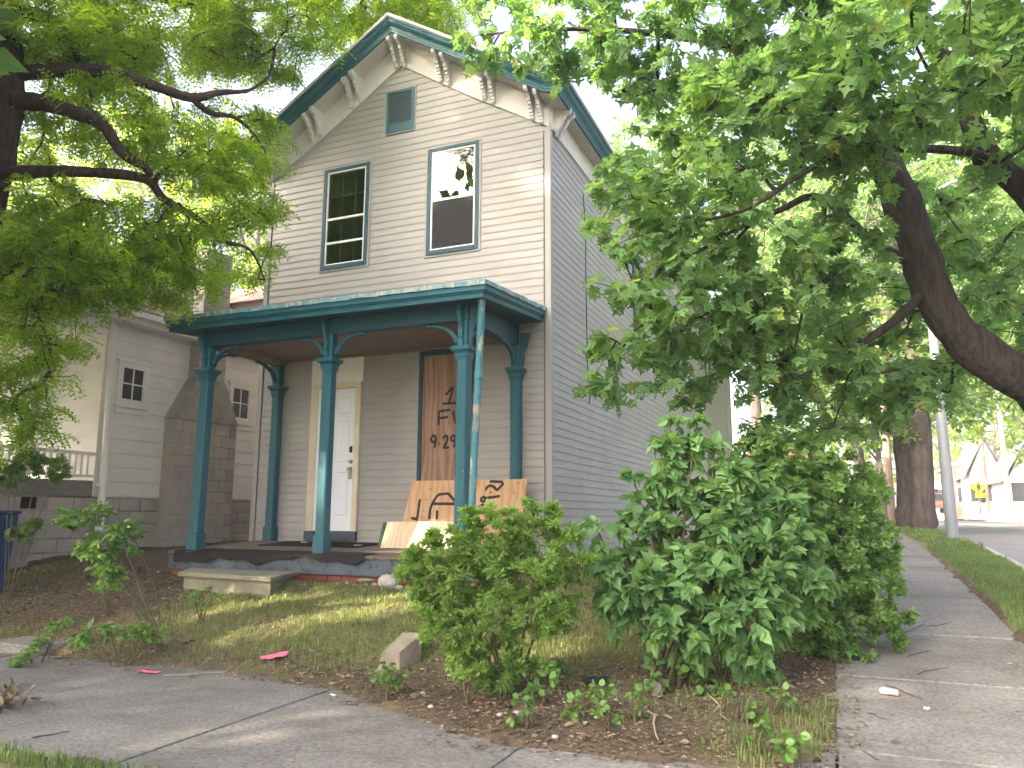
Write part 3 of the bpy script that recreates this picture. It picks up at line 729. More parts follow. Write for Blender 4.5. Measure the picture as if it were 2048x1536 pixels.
# ---- boarded window
bw = MB()
for a, b_, c, d in ((-1.94, -1.885, 0.60, 2.56), (-1.115, -1.06, 0.60, 2.56), (-1.885, -1.115, 2.50, 2.56), (-1.885, -1.115, 0.60, 0.66)):
    bw.box(a, b_, -0.04, 0.011, c, d)
bw = bw.build('boarded_window', m_teald, house, bevel=0.004)
MB().box(-1.885, -1.115, -0.012, 0.01, 0.66, 2.50).build('plywood_panel', m_plyred, bw, label='reddish weathered plywood with black painted date')
def stroke(b, pts, w, f):
    """ribbon of spray paint along pts mapped by f(p,q)->Vector, thin and flat"""
    P = [Vector((p, q, 0)) for p, q in pts]
    Q = []
    for i in range(len(P) - 1):
        n = max(2, int((P[i + 1] - P[i]).length / 0.012))
        Q += [P[i].lerp(P[i + 1], k / n) for k in range(n)]
    Q.append(P[-1])
    for _ in range(3): Q = [Q[0]] + [(Q[i - 1] + Q[i] * 2 + Q[i + 1]) / 4 for i in range(1, len(Q) - 1)] + [Q[-1]]
    vs = []
    for i, p in enumerate(Q):
        d = (Q[min(i + 1, len(Q) - 1)] - Q[max(i - 1, 0)])
        d = d.normalized() if d.length > 1e-6 else Vector((1, 0, 0))
        nrm = Vector((-d.y, d.x, 0)) * w * (0.5 if 0 < i < len(Q) - 1 else 0.3) * random.uniform(0.9, 1.1)
        vs += [f(*(p + nrm).xy), f(*(p - nrm).xy)]
    b.add(vs, [(2 * i, 2 * i + 1, 2 * i + 3, 2 * i + 2) for i in range(len(Q) - 1)])
gw = MB(); fw = lambda x, z_: Vector((x, -0.0145, z_))
for s in ([(-1.529, 1.93), (-1.411, 2.038), (-1.472, 1.813)], [(-1.569, 1.81), (-1.323, 1.811)], [(-1.627, 1.713), (-1.623, 1.516)], [(-1.636, 1.705), (-1.447, 1.723)], [(-1.625, 1.61), (-1.484, 1.625)],
          [(-1.41, 1.70), (-1.36, 1.518), (-1.315, 1.64), (-1.27, 1.518), (-1.21, 1.71)],
          [(-1.667, 1.316), (-1.717, 1.277), (-1.746, 1.332), (-1.711, 1.384), (-1.668, 1.369), (-1.664, 1.316), (-1.685, 1.204)], [(-1.62, 1.262), (-1.605, 1.258)],
          [(-1.562, 1.326), (-1.518, 1.377), (-1.478, 1.349), (-1.498, 1.27), (-1.55, 1.2), (-1.455, 1.208)], [(-1.373, 1.306), (-1.411, 1.281), (-1.439, 1.329), (-1.404, 1.373), (-1.368, 1.359), (-1.367, 1.3), (-1.383, 1.2)], [(-1.335, 1.273), (-1.32, 1.27)]):
    gw = MB(); stroke(gw, s, 0.034, fw); gw.build('spray_stroke', m_spray, bw)

# ------------------------------------------------------------------ porch (parts of the house)
def fz(y): return -0.075 + 0.05 * y
FY = -1.66; PX0, PX1 = -4.62, -0.24
def flo(b, x0, x1, y0, y1, t0, t1):
    b.add([(x0, y0, fz(y0) + t0), (x1, y0, fz(y0) + t0), (x1, y1, fz(y1) + t0), (x0, y1, fz(y1) + t0), (x0, y0, fz(y0) + t1), (x1, y0, fz(y0) + t1), (x1, y1, fz(y1) + t1), (x0, y1, fz(y1) + t1)],
          [(0, 3, 2, 1), (4, 5, 6, 7), (0, 1, 5, 4), (1, 2, 6, 5), (2, 3, 7, 6), (3, 0, 4, 7)])
pf = MB(); flo(pf, PX0 + 0.02, PX1 - 0.02, FY + 0.02, -0.024, -0.09, -0.03); pfloor = pf.build('porch_floor', m_sheath, house)
xx = PX0
while xx < PX1 - 0.01:
    b = MB(); flo(b, xx + 0.002, min(xx + 0.098, PX1), FY - 0.03 + random.uniform(-.006, .006), -0.023, -0.03, random.uniform(-0.003, 0.0)); b.build('floor_board', m_floorb, pfloor, bevel=0.002); xx += 0.1
MB().box(PX0, PX1, FY - 0.005, FY + 0.03, -0.385, -0.19).build('porch_skirt', m_skirt, house, bevel=0.003)
MB().box(PX0, PX0 + 0.03, FY + 0.031, -0.03, -0.385, -0.16).build('porch_skirt', m_skirt, house, bevel=0.003)
MB().box(PX1 - 0.03, PX1, FY + 0.031, -0.03, -0.385, -0.16).build('porch_skirt', m_skirt, house, bevel=0.003)
pbase = MB().box(PX0 + 0.03, PX1 - 0.03, FY + 0.045, -0.03, -0.75, -0.386).build('porch_base', m_mortarred, house)
for r_ in range(4):
    for k in range(22):
        x0 = PX0 + 0.04 + k * 0.2 - (0.1 if r_ % 2 else 0)
        if x0 < PX0 + 0.03 or x0 + 0.19 > PX1: continue
        if 'p' not in bm_:
            o = MB().box(0, 0.19, -0.013, 0, 0, 0.062).build('brick', m_redbase, pbase, bevel=0.003); bm_['p'] = o.data
        else: o = bpy.data.objects.new('brick', bm_['p']); link(o, pbase)
        o.location = (x0, FY + 0.0445, -0.46 - r_ * 0.073)
# roof of the porch
pp = [((-4.73, 0.0, 3.03), (-1, 0, 0)), ((-4.73, -1.95, 2.865), (-1, -1, 0)), ((-0.045, -1.95, 2.85), (1, -1, 0)), ((-0.045, 0.0, 3.02), (1, 0, 0))]
MB().sweep(pp, [(0.012, -0.045), (0.012, -0.11), (0.03, -0.118), (0.032, -0.13), (0.05, -0.132), (0.052, -0.185), (0.10, -0.187), (0.10, -0.16)]).build('porch_fascia', m_teal, house)
rng2 = random.Random(3)
pe = MB()
rr = []
def edge_pts(a, b_, n): return [tuple(Vector(a).lerp(Vector(b_), i / n)) for i in range(n)]
outl = edge_pts(pp[0][0], pp[1][0], 24) + edge_pts(pp[1][0], pp[2][0], 60) + edge_pts(pp[2][0], pp[3][0], 24) + [pp[3][0]]
vs = []; fs = []
for i, p in enumerate(outl):
    x, y, z_ = p; o = rng2.uniform(-0.004, 0.006); dz = rng2.uniform(-0.010, 0.004)
    ox = -1 if i < 25 else (1 if i > 84 else 0); oy = -1 if 23 < i < 86 else 0
    vs += [(x + ox * (o + .006), y + oy * (o + .006), z_ - 0.05 + dz * 0.8), (x + ox * (o + .004), y + oy * (o + .004), z_ + rng2.uniform(-0.003, 0.005)), (x - ox * 0.16, y + (0.16 if oy else 0), z_ + 0.018)]
for i in range(len(outl) - 1):
    fs += [(3 * i, 3 * i + 3, 3 * i + 4, 3 * i + 1), (3 * i + 1, 3 * i + 4, 3 * i + 5, 3 * i + 2)]
pe.add(vs, fs)
pe.add([(-4.60, 0.0, 3.045), (-4.60, -1.82, 2.895), (-0.17, -1.82, 2.885), (-0.17, 0.0, 3.035)], [(0, 1, 2, 3)])
pe.build('porch_roof', m_tealroof, house)
ps = MB()
ps.add([(-4.66, -0.02, 2.84), (-4.66, -1.88, 2.685), (-0.11, -1.88, 2.67), (-0.11, -0.02, 2.83)], [(3, 2, 1, 0)])
ps.build('porch_soffit', m_teald, house)
CX = (-4.33, -2.36, -0.50); CY = -1.52
bz0, bz1 = 2.515, 2.76
MB().box(CX[0] - 0.075, CX[2] + 0.075, CY - 0.07, CY + 0.07, bz0, bz1).build('porch_beam', m_teald, house, bevel=0.004)
for x in (CX[0], CX[2]): MB().box(x - 0.072, x + 0.072, CY + 0.071, -0.024, bz0 + 0.002, bz1 + 0.05).build('porch_beam', m_teald if x > -1 else m_ceil, house, bevel=0.004)
MB().box(CX[0] + 0.073, CX[2] - 0.073, CY + 0.071, -0.026, 2.60, 2.62).build('porch_ceiling', m_ceil, house)
MB().box(CX[0] + 0.073, CX[2] - 0.073, -0.06, -0.0235, 2.57, 2.599).build('ceiling_trim', m_ceil, house)
def arch(x, y, dx, dy, zt, parent, lx=0.43, lz=0.245):
    b = MB(); n = 9; vs = []
    sx, sy = (0.024, 0) if dy else (0, 0.024)
    sxv = Vector((0.024 if dy else 0, 0.024 if dx else 0, 0))
    for i in range(n):
        t = math.pi / 2 * i / (n - 1)
        for rr_ in (1.0, 0.87):
            h = 0.07 + lx * (1 - math.cos(t) * rr_) - (0 if rr_ == 1 else 0)
            zz_ = zt - lz + lz * math.sin(t) * rr_ + (0.0)
            p = Vector((x + dx * h, y + dy * h, zz_))
            vs += [p - sxv, p + sxv]
    fs = []
    for i in range(n - 1):
        a, c = i * 4, i * 4 + 4
        fs += [(a, c, c + 1, a + 1), (a + 2, a + 3, c + 3, c + 2), (a, a + 2, c + 2, c), (a + 1, c + 1, c + 3, a + 3)]
    fs += [(0, 1, 3, 2), (4 * n - 4, 4 * n - 2, 4 * n - 1, 4 * n - 3)]
    b.add(vs, fs); b.build('arch_brace', m_teal, parent, bevel=0.003)
SCR = [(0, 0.0), (0.03, 0.0), (0.035, 0.06), (0.03, 0.075), (0.045, 0.10), (0.05, 0.14), (0.04, 0.17), (0.045, 0.21), (0.075, 0.27), (0.10, 0.33), (0.115, 0.39), (0.13, 0.40), (0.13, 0.46), (0, 0.46)]
def scroll(x, y, dx, dy, z0, parent, s=1.0):
    n = Vector((0.045 if dy else 0, 0.045 if dx else 0, 0))
    MB().prism([(p * s, q) for p, q in SCR], Vector((x + dx * 0.063, y + dy * 0.063, z0)) - n / 2, (dx, dy, 0), (0, 0, 1), n).build('scroll_bracket', m_teal, parent, bevel=0.003)
def column(x, y, half, arches, scrolls, back=False):
    zf = fz(y) + (0.002)
    h = half
    c = MB().stack((x, y), [(zf + 0.215, h, 0.016), (zf + 0.235, h - 0.001, 0.018), (2.02, h - 0.002, 0.018), (2.05, h - 0.002, 0.014)]).build('porch_column', m_teal, house, bevel=0.002)
    MB().stack((x, y), [(zf, h + 0.014, 0.012), (zf + 0.195, h + 0.014, 0.012), (zf + 0.2145, h + 0.004, 0.014)]).build('column_base', m_teal, c, bevel=0.003)
    MB().stack((x, y), [(2.051, h + 0.004, 0.01), (2.075, h + 0.006, 0.01), (2.09, h + 0.012, 0.01), (2.13, h + 0.014, 0.01), (2.16, h + 0.035, 0.01), (2.165, h + 0.045, 0.006), (2.185, h + 0.048, 0.006), (2.205, h + 0.05, 0.006), (2.215, h + 0.03, 0.006)]).build('capital', m_teal, c, bevel=0.002)
    MB().stack((x, y), [(2.2155, h - 0.008, 0.012), (bz0, h - 0.008, 0.012)]).build('column_neck', m_teal, c)
    for dx, dy in arches: arch(x, y, dx, dy, bz0 - 0.002, c)
    for dx, dy in scrolls: scroll(x, y, dx, dy, 2.2165, c)
column(CX[0], CY, 0.074, [(1, 0), (0, 1)], [(0, -1), (-1, 0)])
column(CX[1], CY, 0.070, [(1, 0), (-1, 0)], [(0, -1)])
column(CX[2], CY, 0.072, [(-1, 0), (0, 1)], [(0, -1), (1, 0)])
column(CX[0], -0.10, 0.066, [(0, -1)], [(-1, 0)])
column(CX[2] + 0.06, -0.10, 0.066, [(0, -1)], [(1, 0)])
# downspout
dsp = [px(964, 590, Y=-1.80), px(962, 640, Y=-1.72), px(958, 735, Y=-1.69), px(954, 800, Y=-1.68), px(948, 920, Y=-1.68), px(944, 1010, Y=-1.68), px(942, 1120, Y=-1.72)]
MB().tube(dsp, [0.04, 0.042, 0.043, 0.043, 0.041, 0.041, 0.041], 12).build('porch_downspout', m_pipe, house, label='thin peeling teal downspout beside the corner column')
MB().tube([dsp[2] + Vector((0, 0, -0.03)), dsp[2] + Vector((-0.003, 0, -0.12))], 0.052, 12).build('downspout_coupling', m_pipe, house)
# carpet runner over the front edge, mat at the door
cb = MB(); n = 46; vs = []
for i in range(n):
    x = PX0 + 0.13 + (2.85) * i / (n - 1); sag = 0.05 + 0.03 * math.sin(i * 0.35) + 0.02 * math.sin(i * 0.9 + 1) + (0.035 if i < 22 else -0.01)
    for y, dz in ((FY + 0.30, 0.006), (FY + 0.02, 0.009), (FY - 0.035, 0.008), (FY - 0.046, -0.01), (FY - 0.05 - sag * 0.1, -0.02 - sag)):
        vs.append((x, y + 0.012 * math.sin(i * 0.5), fz(y) + dz + 0.002 * math.sin(i * 1.3)))
cb.add(vs, [(i * 5 + k, i * 5 + k + 1, i * 5 + k + 6, i * 5 + k + 5) for i in range(n - 1) for k in range(4)], True)
cb.build('carpet_runner', m_carpet, label='dark worn carpet runner sagging over the porch front edge', cat='carpet')
mt = MB(); flo(mt, -3.95, -2.35, -0.80, -0.12, 0.001, 0.010); mt.build('door_mat', m_carpet, bevel=0.003, label='flat black mat on the porch floor before the white door', cat='mat')
# step
stp = thing('concrete_step', (-3.2, -2.05, -0.5), 'mossy concrete slab step lying before the blue porch skirt', 'step')
def poly3(pts, z0, z1): 
    b = MB(); m = len(pts); b.v = [(x, y, z0) for x, y in pts] + [(x, y, z1) for x, y in pts]
    b.f = [tuple(range(m))[::-1], tuple(range(m, 2 * m))] + [(i, (i + 1) % m, m + (i + 1) % m, m + i) for i in range(m)]; b.sm = [False] * len(b.f); return b
poly3([(-3.74, -2.36), (-2.24, -2.54), (-2.52, -1.76), (-4.14, -1.76)], -0.405, -0.355).build('step_slab', m_step, stp, bevel=0.008)
poly3([(-3.70, -2.30), (-2.30, -2.47), (-2.56, -1.78), (-4.08, -1.78)], -0.75, -0.405).build('step_base', m_step, stp, bevel=0.008)
# plywood sheets leaning on the wall
ply = thing('plywood_sheet', (-1.05, -0.5, -0.1), 'large plywood sheet with black painted marks leaning under the boarded window', 'plywood')
up = Vector((0, 0.25, 0.85)); nrm = Vector((0, -0.85, 0.25)).normalized()
def onb(x, z_):  # point on the front face for given x, z
    return Vector((x, -0.30 - 0.25 * (0.75 - z_) / 0.85, z_))
b = MB(); cnr = [onb(-1.90, -0.08), onb(-0.22, -0.08), onb(-0.205, 0.752), onb(-1.855, 0.748)]
b.v = [tuple(p) for p in cnr] + [tuple(p - nrm * 0.014) for p in cnr]
b.f = [(0, 1, 2, 3), (7, 6, 5, 4), (0, 4, 5, 1), (1, 5, 6, 2), (2, 6, 7, 3), (3, 7, 4, 0)]; b.sm = [False] * 6
b.build('sheet', m_ply, ply)
gp = MB(); fo = lambda x, z_: onb(x, z_) + nrm * 0.0022
for s in ([(-1.687, 0.511), (-1.679, 0.246)], [(-1.769, 0.263), (-1.664, 0.244)], [(-1.501, 0.247), (-1.51, 0.384), (-1.479, 0.485), (-1.422, 0.565), (-1.282, 0.579), (-1.169, 0.479), (-1.154, 0.421)], [(-1.492, 0.447), (-1.163, 0.444)], [(-1.406, 0.364), (-1.393, 0.246)],
          [(-0.758, 0.61), (-0.743, 0.655), (-0.7, 0.679), (-0.642, 0.654), (-0.596, 0.609), (-0.517, 0.707)], [(-0.716, 0.729), (-0.53, 0.717)], [(-0.688, 0.592), (-0.67, 0.583)], [(-0.741, 0.494), (-0.769, 0.463), (-0.808, 0.487), (-0.8, 0.524), (-0.76, 0.531), (-0.737, 0.502)], [(-0.744, 0.514), (-0.546, 0.54)], [(-0.84, 0.392), (-0.766, 0.438), (-0.673, 0.317)], [(-0.645, 0.462), (-0.673, 0.317)]):
    gp = MB(); stroke(gp, s, 0.036, fo); gp.build('spray_stroke', m_spray, ply)
kn = MB()
for x, z_ in ((-1.55, 0.64), (-1.58, 0.50), (-1.60, 0.35), (-1.62, 0.28), (-0.36, 0.58), (-0.33, 0.70), (-1.0, 0.66)):
    kn.prism([(0.02 * math.cos(a * 0.7854), 0.012 * math.sin(a * 0.7854)) for a in range(8)], onb(x, z_) + nrm * 0.0008, (1, 0, 0), up.normalized(), nrm * 0.0012)
kn.build('knot', m_plyred, ply)
b = MB(); P0 = px(770, 1090, Y=-0.86); 
ply2 = thing('plywood_offcut', (-1.6, -0.8, -0.1), 'low pale plywood offcut propped against the larger marked sheet', 'plywood')
zf0 = fz(-0.74) + 0.002
c4 = [Vector((-2.04, -0.74, zf0)), Vector((-1.02, -0.74, zf0)), Vector((-1.02, -0.605, 0.225)), Vector((-2.03, -0.605, 0.215))]
n2 = (c4[1] - c4[0]).cross(c4[3] - c4[0]).normalized()
b.v = [tuple(p) for p in c4] + [tuple(p - n2 * 0.016) for p in c4]; b.f = [(0, 1, 2, 3), (7, 6, 5, 4), (0, 4, 5, 1), (1, 5, 6, 2), (2, 6, 7, 3), (3, 7, 4, 0)]; b.sm = [False] * 6
b.build('sheet', m_ply2, ply2)
bs_ = MB().obox((-2.07, -0.655, 0.05), (0.02, 0, 0), (0, 0.012, 0.0), (0, 0.06, 0.155)).build('green_batten', simple('dark_green_batten', (0.03, 0.07, 0.05), (0.05, 0.10, 0.07)), ply2)
# cable on the side wall
cp = [(0.03, 1.44, 5.21), (0.028, 1.50, 4.9), (0.03, 1.54, 4.48), (0.028, 1.53, 3.8), (0.03, 1.535, 3.13), (0.03, 1.56, 2.5), (0.03, 1.64, 2.0), (0.03, 1.60, 1.94)]
MB().tube(cp, 0.007, 6).build('hanging_cable', m_black, label='thin black cable hanging down the side wall siding', cat='cable')

# ------------------------------------------------------------------ neighbour house
NX = -7.0; NY0 = -0.95; NZ0 = 0.57; NZ1 = 3.28
nb = thing('white_house', (NX - 2.5, 2, -0.25), 'white clapboard house with block chimney and railed porch next door', 'house')
nwall = MB()
nwall.box(NX - 5.5, NX - 0.012, NY0 + 0.012, 10, NZ0 - 0.02, NZ1)
nwall.prism([(NX - 5.5, NZ1), (NX - 0.012, NZ1), (NX - 2.75, 5.35)], (0, NY0 + 0.3, 0), (1, 0, 0), (0, 0, 1), (0, 9, 0))
nwall = nwall.build('wall', m_wht, nb)
z = NZ0; 
while z < NZ1 - 0.02:
    h = 0.222
    for (a, b_) in ((NY0, 9.9),):
        vs = [(NX + d, t, zz_) for t in (a, b_) for d, zz_ in ((-0.011, z), (0.014, z), (0.015, z + 0.008), (0.001, z + h + 0.002))]
        MB().add(vs, [(i, i + 1, i + 5, i + 4) for i in range(3)]).build('clapboard', m_wht, nwall)
    vs = [(t, NY0 - d, zz_) for t in (NX - 5.4, NX - 0.02) for d, zz_ in ((-0.011, z), (0.014, z), (0.015, z + 0.008), (0.001, z + h + 0.002))]
    MB().add(vs, [(i + 4, i + 5, i + 1, i) for i in range(3)]).build('clapboard', m_wht, nwall)
    z += h
MB().box(NX - 0.09, NX + 0.022, NY0 - 0.022, NY0 + 0.10, NZ0 - 0.01, NZ1).build('corner_board', m_wht, nb, bevel=0.004)
# block foundation
nf = MB().box(NX - 5.5, NX - 0.035, -2.85, 9.9, -0.8, NZ0 - 0.021).build('foundation', m_mortar, nb)
blk = {}
def block(key, sx, sy, sz, loc, parent, mat):
    k = (key, round(sx, 3), round(sy, 3), round(sz, 3))
    if k not in blk:
        o = MB().box(0, sx, 0, sy, 0, sz).build('block', mat, parent, bevel=0.006); blk[k] = o.data
        o.location = loc; return o
    o = bpy.data.objects.new('block', blk[k]); link(o, parent); o.location = loc
    m_ = o.modifiers.new('bevel', 'BEVEL'); m_.width = 0.006; m_.segments = 1
    return o
rb = random.Random(9)
for r_ in range(5):
    z0 = NZ0 - 0.03 - (r_ + 1) * 0.196
    y = -2.84 - (0.2 if r_ % 2 else 0)
    while y < 4.6:
        ya, yb = max(y, -2.84), y + 0.388
        if yb - ya > 0.1 and not (r_ == 0 and -2.3 < y < -1.75):
            block('f', 0.06 , yb - ya, 0.186, (NX - 0.045 + rb.uniform(-.004, .004), ya, z0), nf, m_block if rb.random() < 0.7 else m_block2)
        y += 0.398
MB().box(NX - 0.05, NX - 0.03, -2.25, -1.8, NZ0 - 0.20, NZ0 - 0.04).build('crawl_vent', m_black, nf)
# chimney
ch = MB()
CXF = -6.75; cy0, cy1 = 0.29, 1.72
ch.box(NX, CXF - 0.008, cy0 + 0.008, cy1 - 0.008, -0.6, 1.90)
sy0, sy1 = 0.72, 1.34
ch.add([(x, y, z_) for x in (NX, CXF - 0.004) for (y, z_) in ((cy0 + 0.004, 1.895), (cy1 - 0.004, 1.895), (sy1, 2.62), (sy0, 2.62))], [(0, 3, 2, 1), (4, 5, 6, 7), (0, 4, 7, 3), (1, 2, 6, 5), (3, 7, 6, 2)])
ch.box(NX, CXF - 0.008, sy0 + 0.008, sy1 - 0.008, 2.62, 5.0)
chim = ch.build('chimney', m_mortar, nb)
vs = []
for x in (NX, CXF + 0.012):
    for (y, z_) in ((cy0 - 0.02, 1.89), (cy1 + 0.02, 1.89), (sy1 + 0.012, 2.64), (sy0 - 0.012, 2.64)): vs.append((x, y, z_))
MB().add(vs, [(4, 5, 6, 7), (0, 4, 7, 3), (1, 2, 6, 5), (0, 1, 5, 4)]).build('chimney_shoulder', m_block2, chim)
r_ = 0; z = -0.5
while z < 1.75:
    y = cy0 - (0.18 if r_ % 2 else 0)
    while y < cy1 - 0.02:
        ya, yb = max(y, cy0), min(y + 0.352, cy1)
        if yb - ya > 0.05: block('c', 0.25, yb - ya, 0.188, (NX + 0.0 + rb.uniform(-.003, .003), ya, z), chim, m_block if rb.random() < 0.75 else m_block2)
        y += 0.36
    z += 0.1975; r_ += 1
z = 2.645
while z < 4.9:
    for ya, yb in (((sy0, sy0 + 0.30), (sy0 + 0.312, sy1)) if r_ % 2 else ((sy0, sy0 + 0.40), (sy0 + 0.412, sy1))):
        block('c', 0.25, yb - ya, 0.188, (NX, ya, z), chim, m_block)
    z += 0.1975; r_ += 1
# windows on the side wall
def nwin(y0, y1, z0, z1):
    w = MB(); e = 0.085
    for a, b_, c, d in ((y0, y0 + e, z0, z1), (y1 - e, y1, z0, z1), (y0 + e, y1 - e, z1 - e, z1), (y0 + e, y1 - e, z0, z0 + e)): w.box(NX - 0.01, NX + 0.04, a, b_, c, d)
    w.box(NX - 0.01, NX + 0.05, y0 - 0.03, y1 + 0.03, z1 + 0.001, z1 + 0.03); w.box(NX - 0.01, NX + 0.06, y0 - 0.02, y1 + 0.02, z0 - 0.05, z0 - 0.001)
    w.box(NX - 0.01, NX + 0.035, y0 + 0.0, y1 - 0.0, z0 - 0.15, z0 - 0.09)
    w = w.build('window', m_wht, nb, bevel=0.003)
    a0, a1, c0, c1 = y0 + e, y1 - e, z0 + e, z1 - e
    MB().box(NX - 0.01, NX + 0.021, a0, a1, c0, c1).build('pane', m_carglass, w)
    s = MB(); ym, zm_ = (a0 + a1) / 2, (c0 + c1) / 2
    s.box(NX + 0.021, NX + 0.03, ym - 0.011, ym + 0.011, c0, c1); s.box(NX + 0.021, NX + 0.0295, a0, a1, zm_ - 0.011, zm_ + 0.011)
    for a, b_, c, d in ((a0, a0 + 0.02, c0, c1), (a1 - 0.02, a1, c0, c1)): s.box(NX + 0.021, NX + 0.031, a, b_, c, d)
    s.build('muntin', m_wht, w)
p, q = px(236, 722, X=NX), px(290, 815, X=NX); nwin(p.y, q.y, q.z, p.z)
p, q = px(458, 765, X=NX), px(499, 848, X=NX); nwin(p.y, q.y, q.z, p.z)
# porch of the neighbour
FZ = 0.79
MB().box(NX - 5.4, NX - 0.02, -2.8, NY0 - 0.02, FZ - 0.05, FZ).build('porch_floor', m_greywood, nb)
MB().box(NX - 0.02, NX + 0.015, -2.82, NY0 - 0.005, NZ0 - 0.02, FZ + 0.0).build('porch_skirt', m_greywood, nb, bevel=0.003)
rail = MB().box(NX - 0.045, NX + 0.025, -2.75, NY0 - 0.03, 1.17, 1.22).build('railing', m_wht, nb, bevel=0.004)
MB().box(NX - 0.035, NX + 0.015, -2.75, NY0 - 0.03, 0.84, 0.88).build('bottom_rail', m_wht, rail, bevel=0.003)
y = -2.7
while y < NY0 - 0.1:
    MB().box(NX - 0.028, NX + 0.008, y, y + 0.036, 0.88, 1.17).build('baluster', m_wht, rail); y += 0.10
for y in (-2.74,):
    MB().box(NX - 0.09, NX + 0.03, y - 0.06, y + 0.06, FZ, 3.2).build('porch_post', m_wht, nb, bevel=0.006)
a, b_ = px(40, 880, Y=NY0), px(92, 690, Y=NY0)
fw_ = MB().box(a.x - 0.06, b_.x + 0.06, NY0 - 0.04, NY0, 0.95, 2.75).build('front_window', m_wht, nb, bevel=0.004)
MB().box(a.x, b_.x, NY0 - 0.046, NY0 - 0.04, 1.0, 2.68).build('pane', m_carglass, fw_)
# eaves, gutter and roof
MB().box(NX - 5.9, NX + 0.28, -3.0, 10.3, 3.282, 3.31).build('soffit', m_wht, nb)
MB().box(NX + 0.25, NX + 0.29, -3.02, 10.3, 3.315, 3.46).build('fascia', m_wht, nb)
MB().box(NX + 0.295, NX + 0.40, -3.02, 10.3, 3.36, 3.46).build('gutter', m_wht, nb, bevel=0.01)
MB().box(NX - 5.9, NX + 0.24, -3.0, -2.96, 3.02, 3.281).build('porch_beam', m_wht, nb)
MB().box(NX - 0.10, NX + 0.05, -2.95, NY0 - 0.03, 3.05, 3.281).build('porch_beam', m_wht, nb)
nr = MB()
nr.add([(NX + 0.38, -3.05, 3.47), (NX + 0.38, 10.4, 3.47), (NX - 2.75, 10.4, 5.55), (NX - 2.75, -3.05, 5.55), (NX - 5.95, -3.05, 3.47), (NX - 5.95, 10.4, 3.47)], [(0, 1, 2, 3), (3, 2, 5, 4)])
nr.add([(NX + 0.28, -3.0, 3.40), (NX - 2.75, -3.0, 5.45), (NX - 5.85, -3.0, 3.40)], [(0, 1, 2)])
nr = nr.build('roof', m_nroof, nb)
for k in range(14):
    f = k / 14; x = NX + 0.38 - 3.13 * f; z_ = 3.475 + 2.08 * f
    MB().add([(x + 0.01, -3.06, z_ + 0.012), (x + 0.01, 10.4, z_ + 0.012), (x - 0.225, 10.4, z_ + 0.152), (x - 0.225, -3.06, z_ + 0.152), (x + 0.01, -3.06, z_ - 0.002), (x + 0.01, 10.4, z_ - 0.002)], [(0, 1, 2, 3), (4, 5, 1, 0)]).build('shingle_course', m_nroof, nr)
dm = MB().box(NX - 2.6, NX - 0.3, 3.2, 6.4, 3.5, 4.75).build('dormer', m_wht, nb)
MB().prism([(3.0, 4.74), (6.6, 4.74), (4.8, 5.7)], (NX - 2.7, 0, 0), (0, 1, 0), (0, 0, 1), (2.55, 0, 0)).build('dormer_roof', m_nroof, dm)
# downspout
dpt = [px(226, 640, Y=-0.9), px(224, 700, Y=-0.98), px(212, 880, Y=-1.02), px(205, 980, Y=-1.04), px(198, 1062, Y=-1.10)]
MB().tube(dpt, [0.045, 0.05, 0.05, 0.055, 0.06], 10).build('downspout', m_wht, nb)
MB().box(dpt[3].x - 0.09, dpt[3].x + 0.07, dpt[3].y - 0.04, dpt[3].y + 0.06, dpt[3].z + 0.06, dpt[3].z + 0.10).build('downspout_strap', m_wht, nb)

# ------------------------------------------------------------------ street furniture and the far end of the street
b0 = px(1906, 1086, Y=8.7); b1 = px(1862, 620, Y=8.55)
d_ = (b1 - b0)
lp = thing('street_lamp', (b0.x, b0.y, b0.z), 'grey metal street lamp pole leaning on the grass verge', 'street lamp')
MB().tube([b0 + Vector((0, 0, -0.15)), b0.lerp(b1, 0.5), b1, b0 + d_ * 1.5], [0.125, 0.10, 0.085, 0.065], 16).build('pole', m_pole, lp)
top = b0 + d_ * 1.5
MB().tube([top, top + Vector((0.6, 0.1, 0.35)), top + Vector((1.6, 0.2, 0.5))], [0.05, 0.04, 0.035], 8).build('arm', m_pole, lp)
MB().obox(top + Vector((1.85, 0.2, 0.48)), (0.3, 0, 0.02), (0, 0.13, 0), (0, 0, 0.06)).build('lamp_head', m_pole, lp, bevel=0.02)
def upole(u, v0, v1, Y, r, mat, name, label, arm=True):
    a = px(u, v0, Y=Y); h = px(u, v1, Y=Y).z
    t = thing(name, a, label, 'pole')
    MB().tube([a + Vector((0, 0, -0.3)), (a.x, a.y, h)], [r, r * 0.8], 10).build('pole', mat, t)
    if arm: MB().obox((a.x, a.y, h - 0.5), (1.1, 0.15, 0), (0.01, 0.05, 0), (0, 0, 0.06)).build('crossarm', mat, t)
    return a, h
upole(1784, 1032, 690, 23.5, 0.155, m_wood, 'utility_pole', 'brown wooden utility pole left of the thick tree trunks')
upole(2020, 1028, 780, 47, 0.17, simple('pale_pole', (0.5, 0.47, 0.42), (0.6, 0.56, 0.5)), 'utility_pole', 'pale sunlit utility pole beside the white gabled house')
upole(1978, 1022, 850, 62, 0.13, m_wood, 'utility_pole', 'thin dark utility pole before the white gabled house')
a = px(1757, 1022, Y=27)
sg = thing('street_name_sign', a, 'green street name sign on a thin grey post', 'sign')
MB().tube([a + Vector((0, 0, -0.3)), (a.x, a.y, px(1757, 975, Y=27).z)], 0.04, 8).build('post', m_pole, sg)
p = px(1748, 983, Y=26.95); MB().box(p.x - 0.32, p.x + 0.25, p.y - 0.012, p.y + 0.012, p.z - 0.09, p.z + 0.09).build('sign_plate', m_green, sg)
Y = 44
a = px(1961, 1018, Y=Y); sg = thing('warning_sign', a, 'yellow diamond warning sign on a post across the street', 'sign')
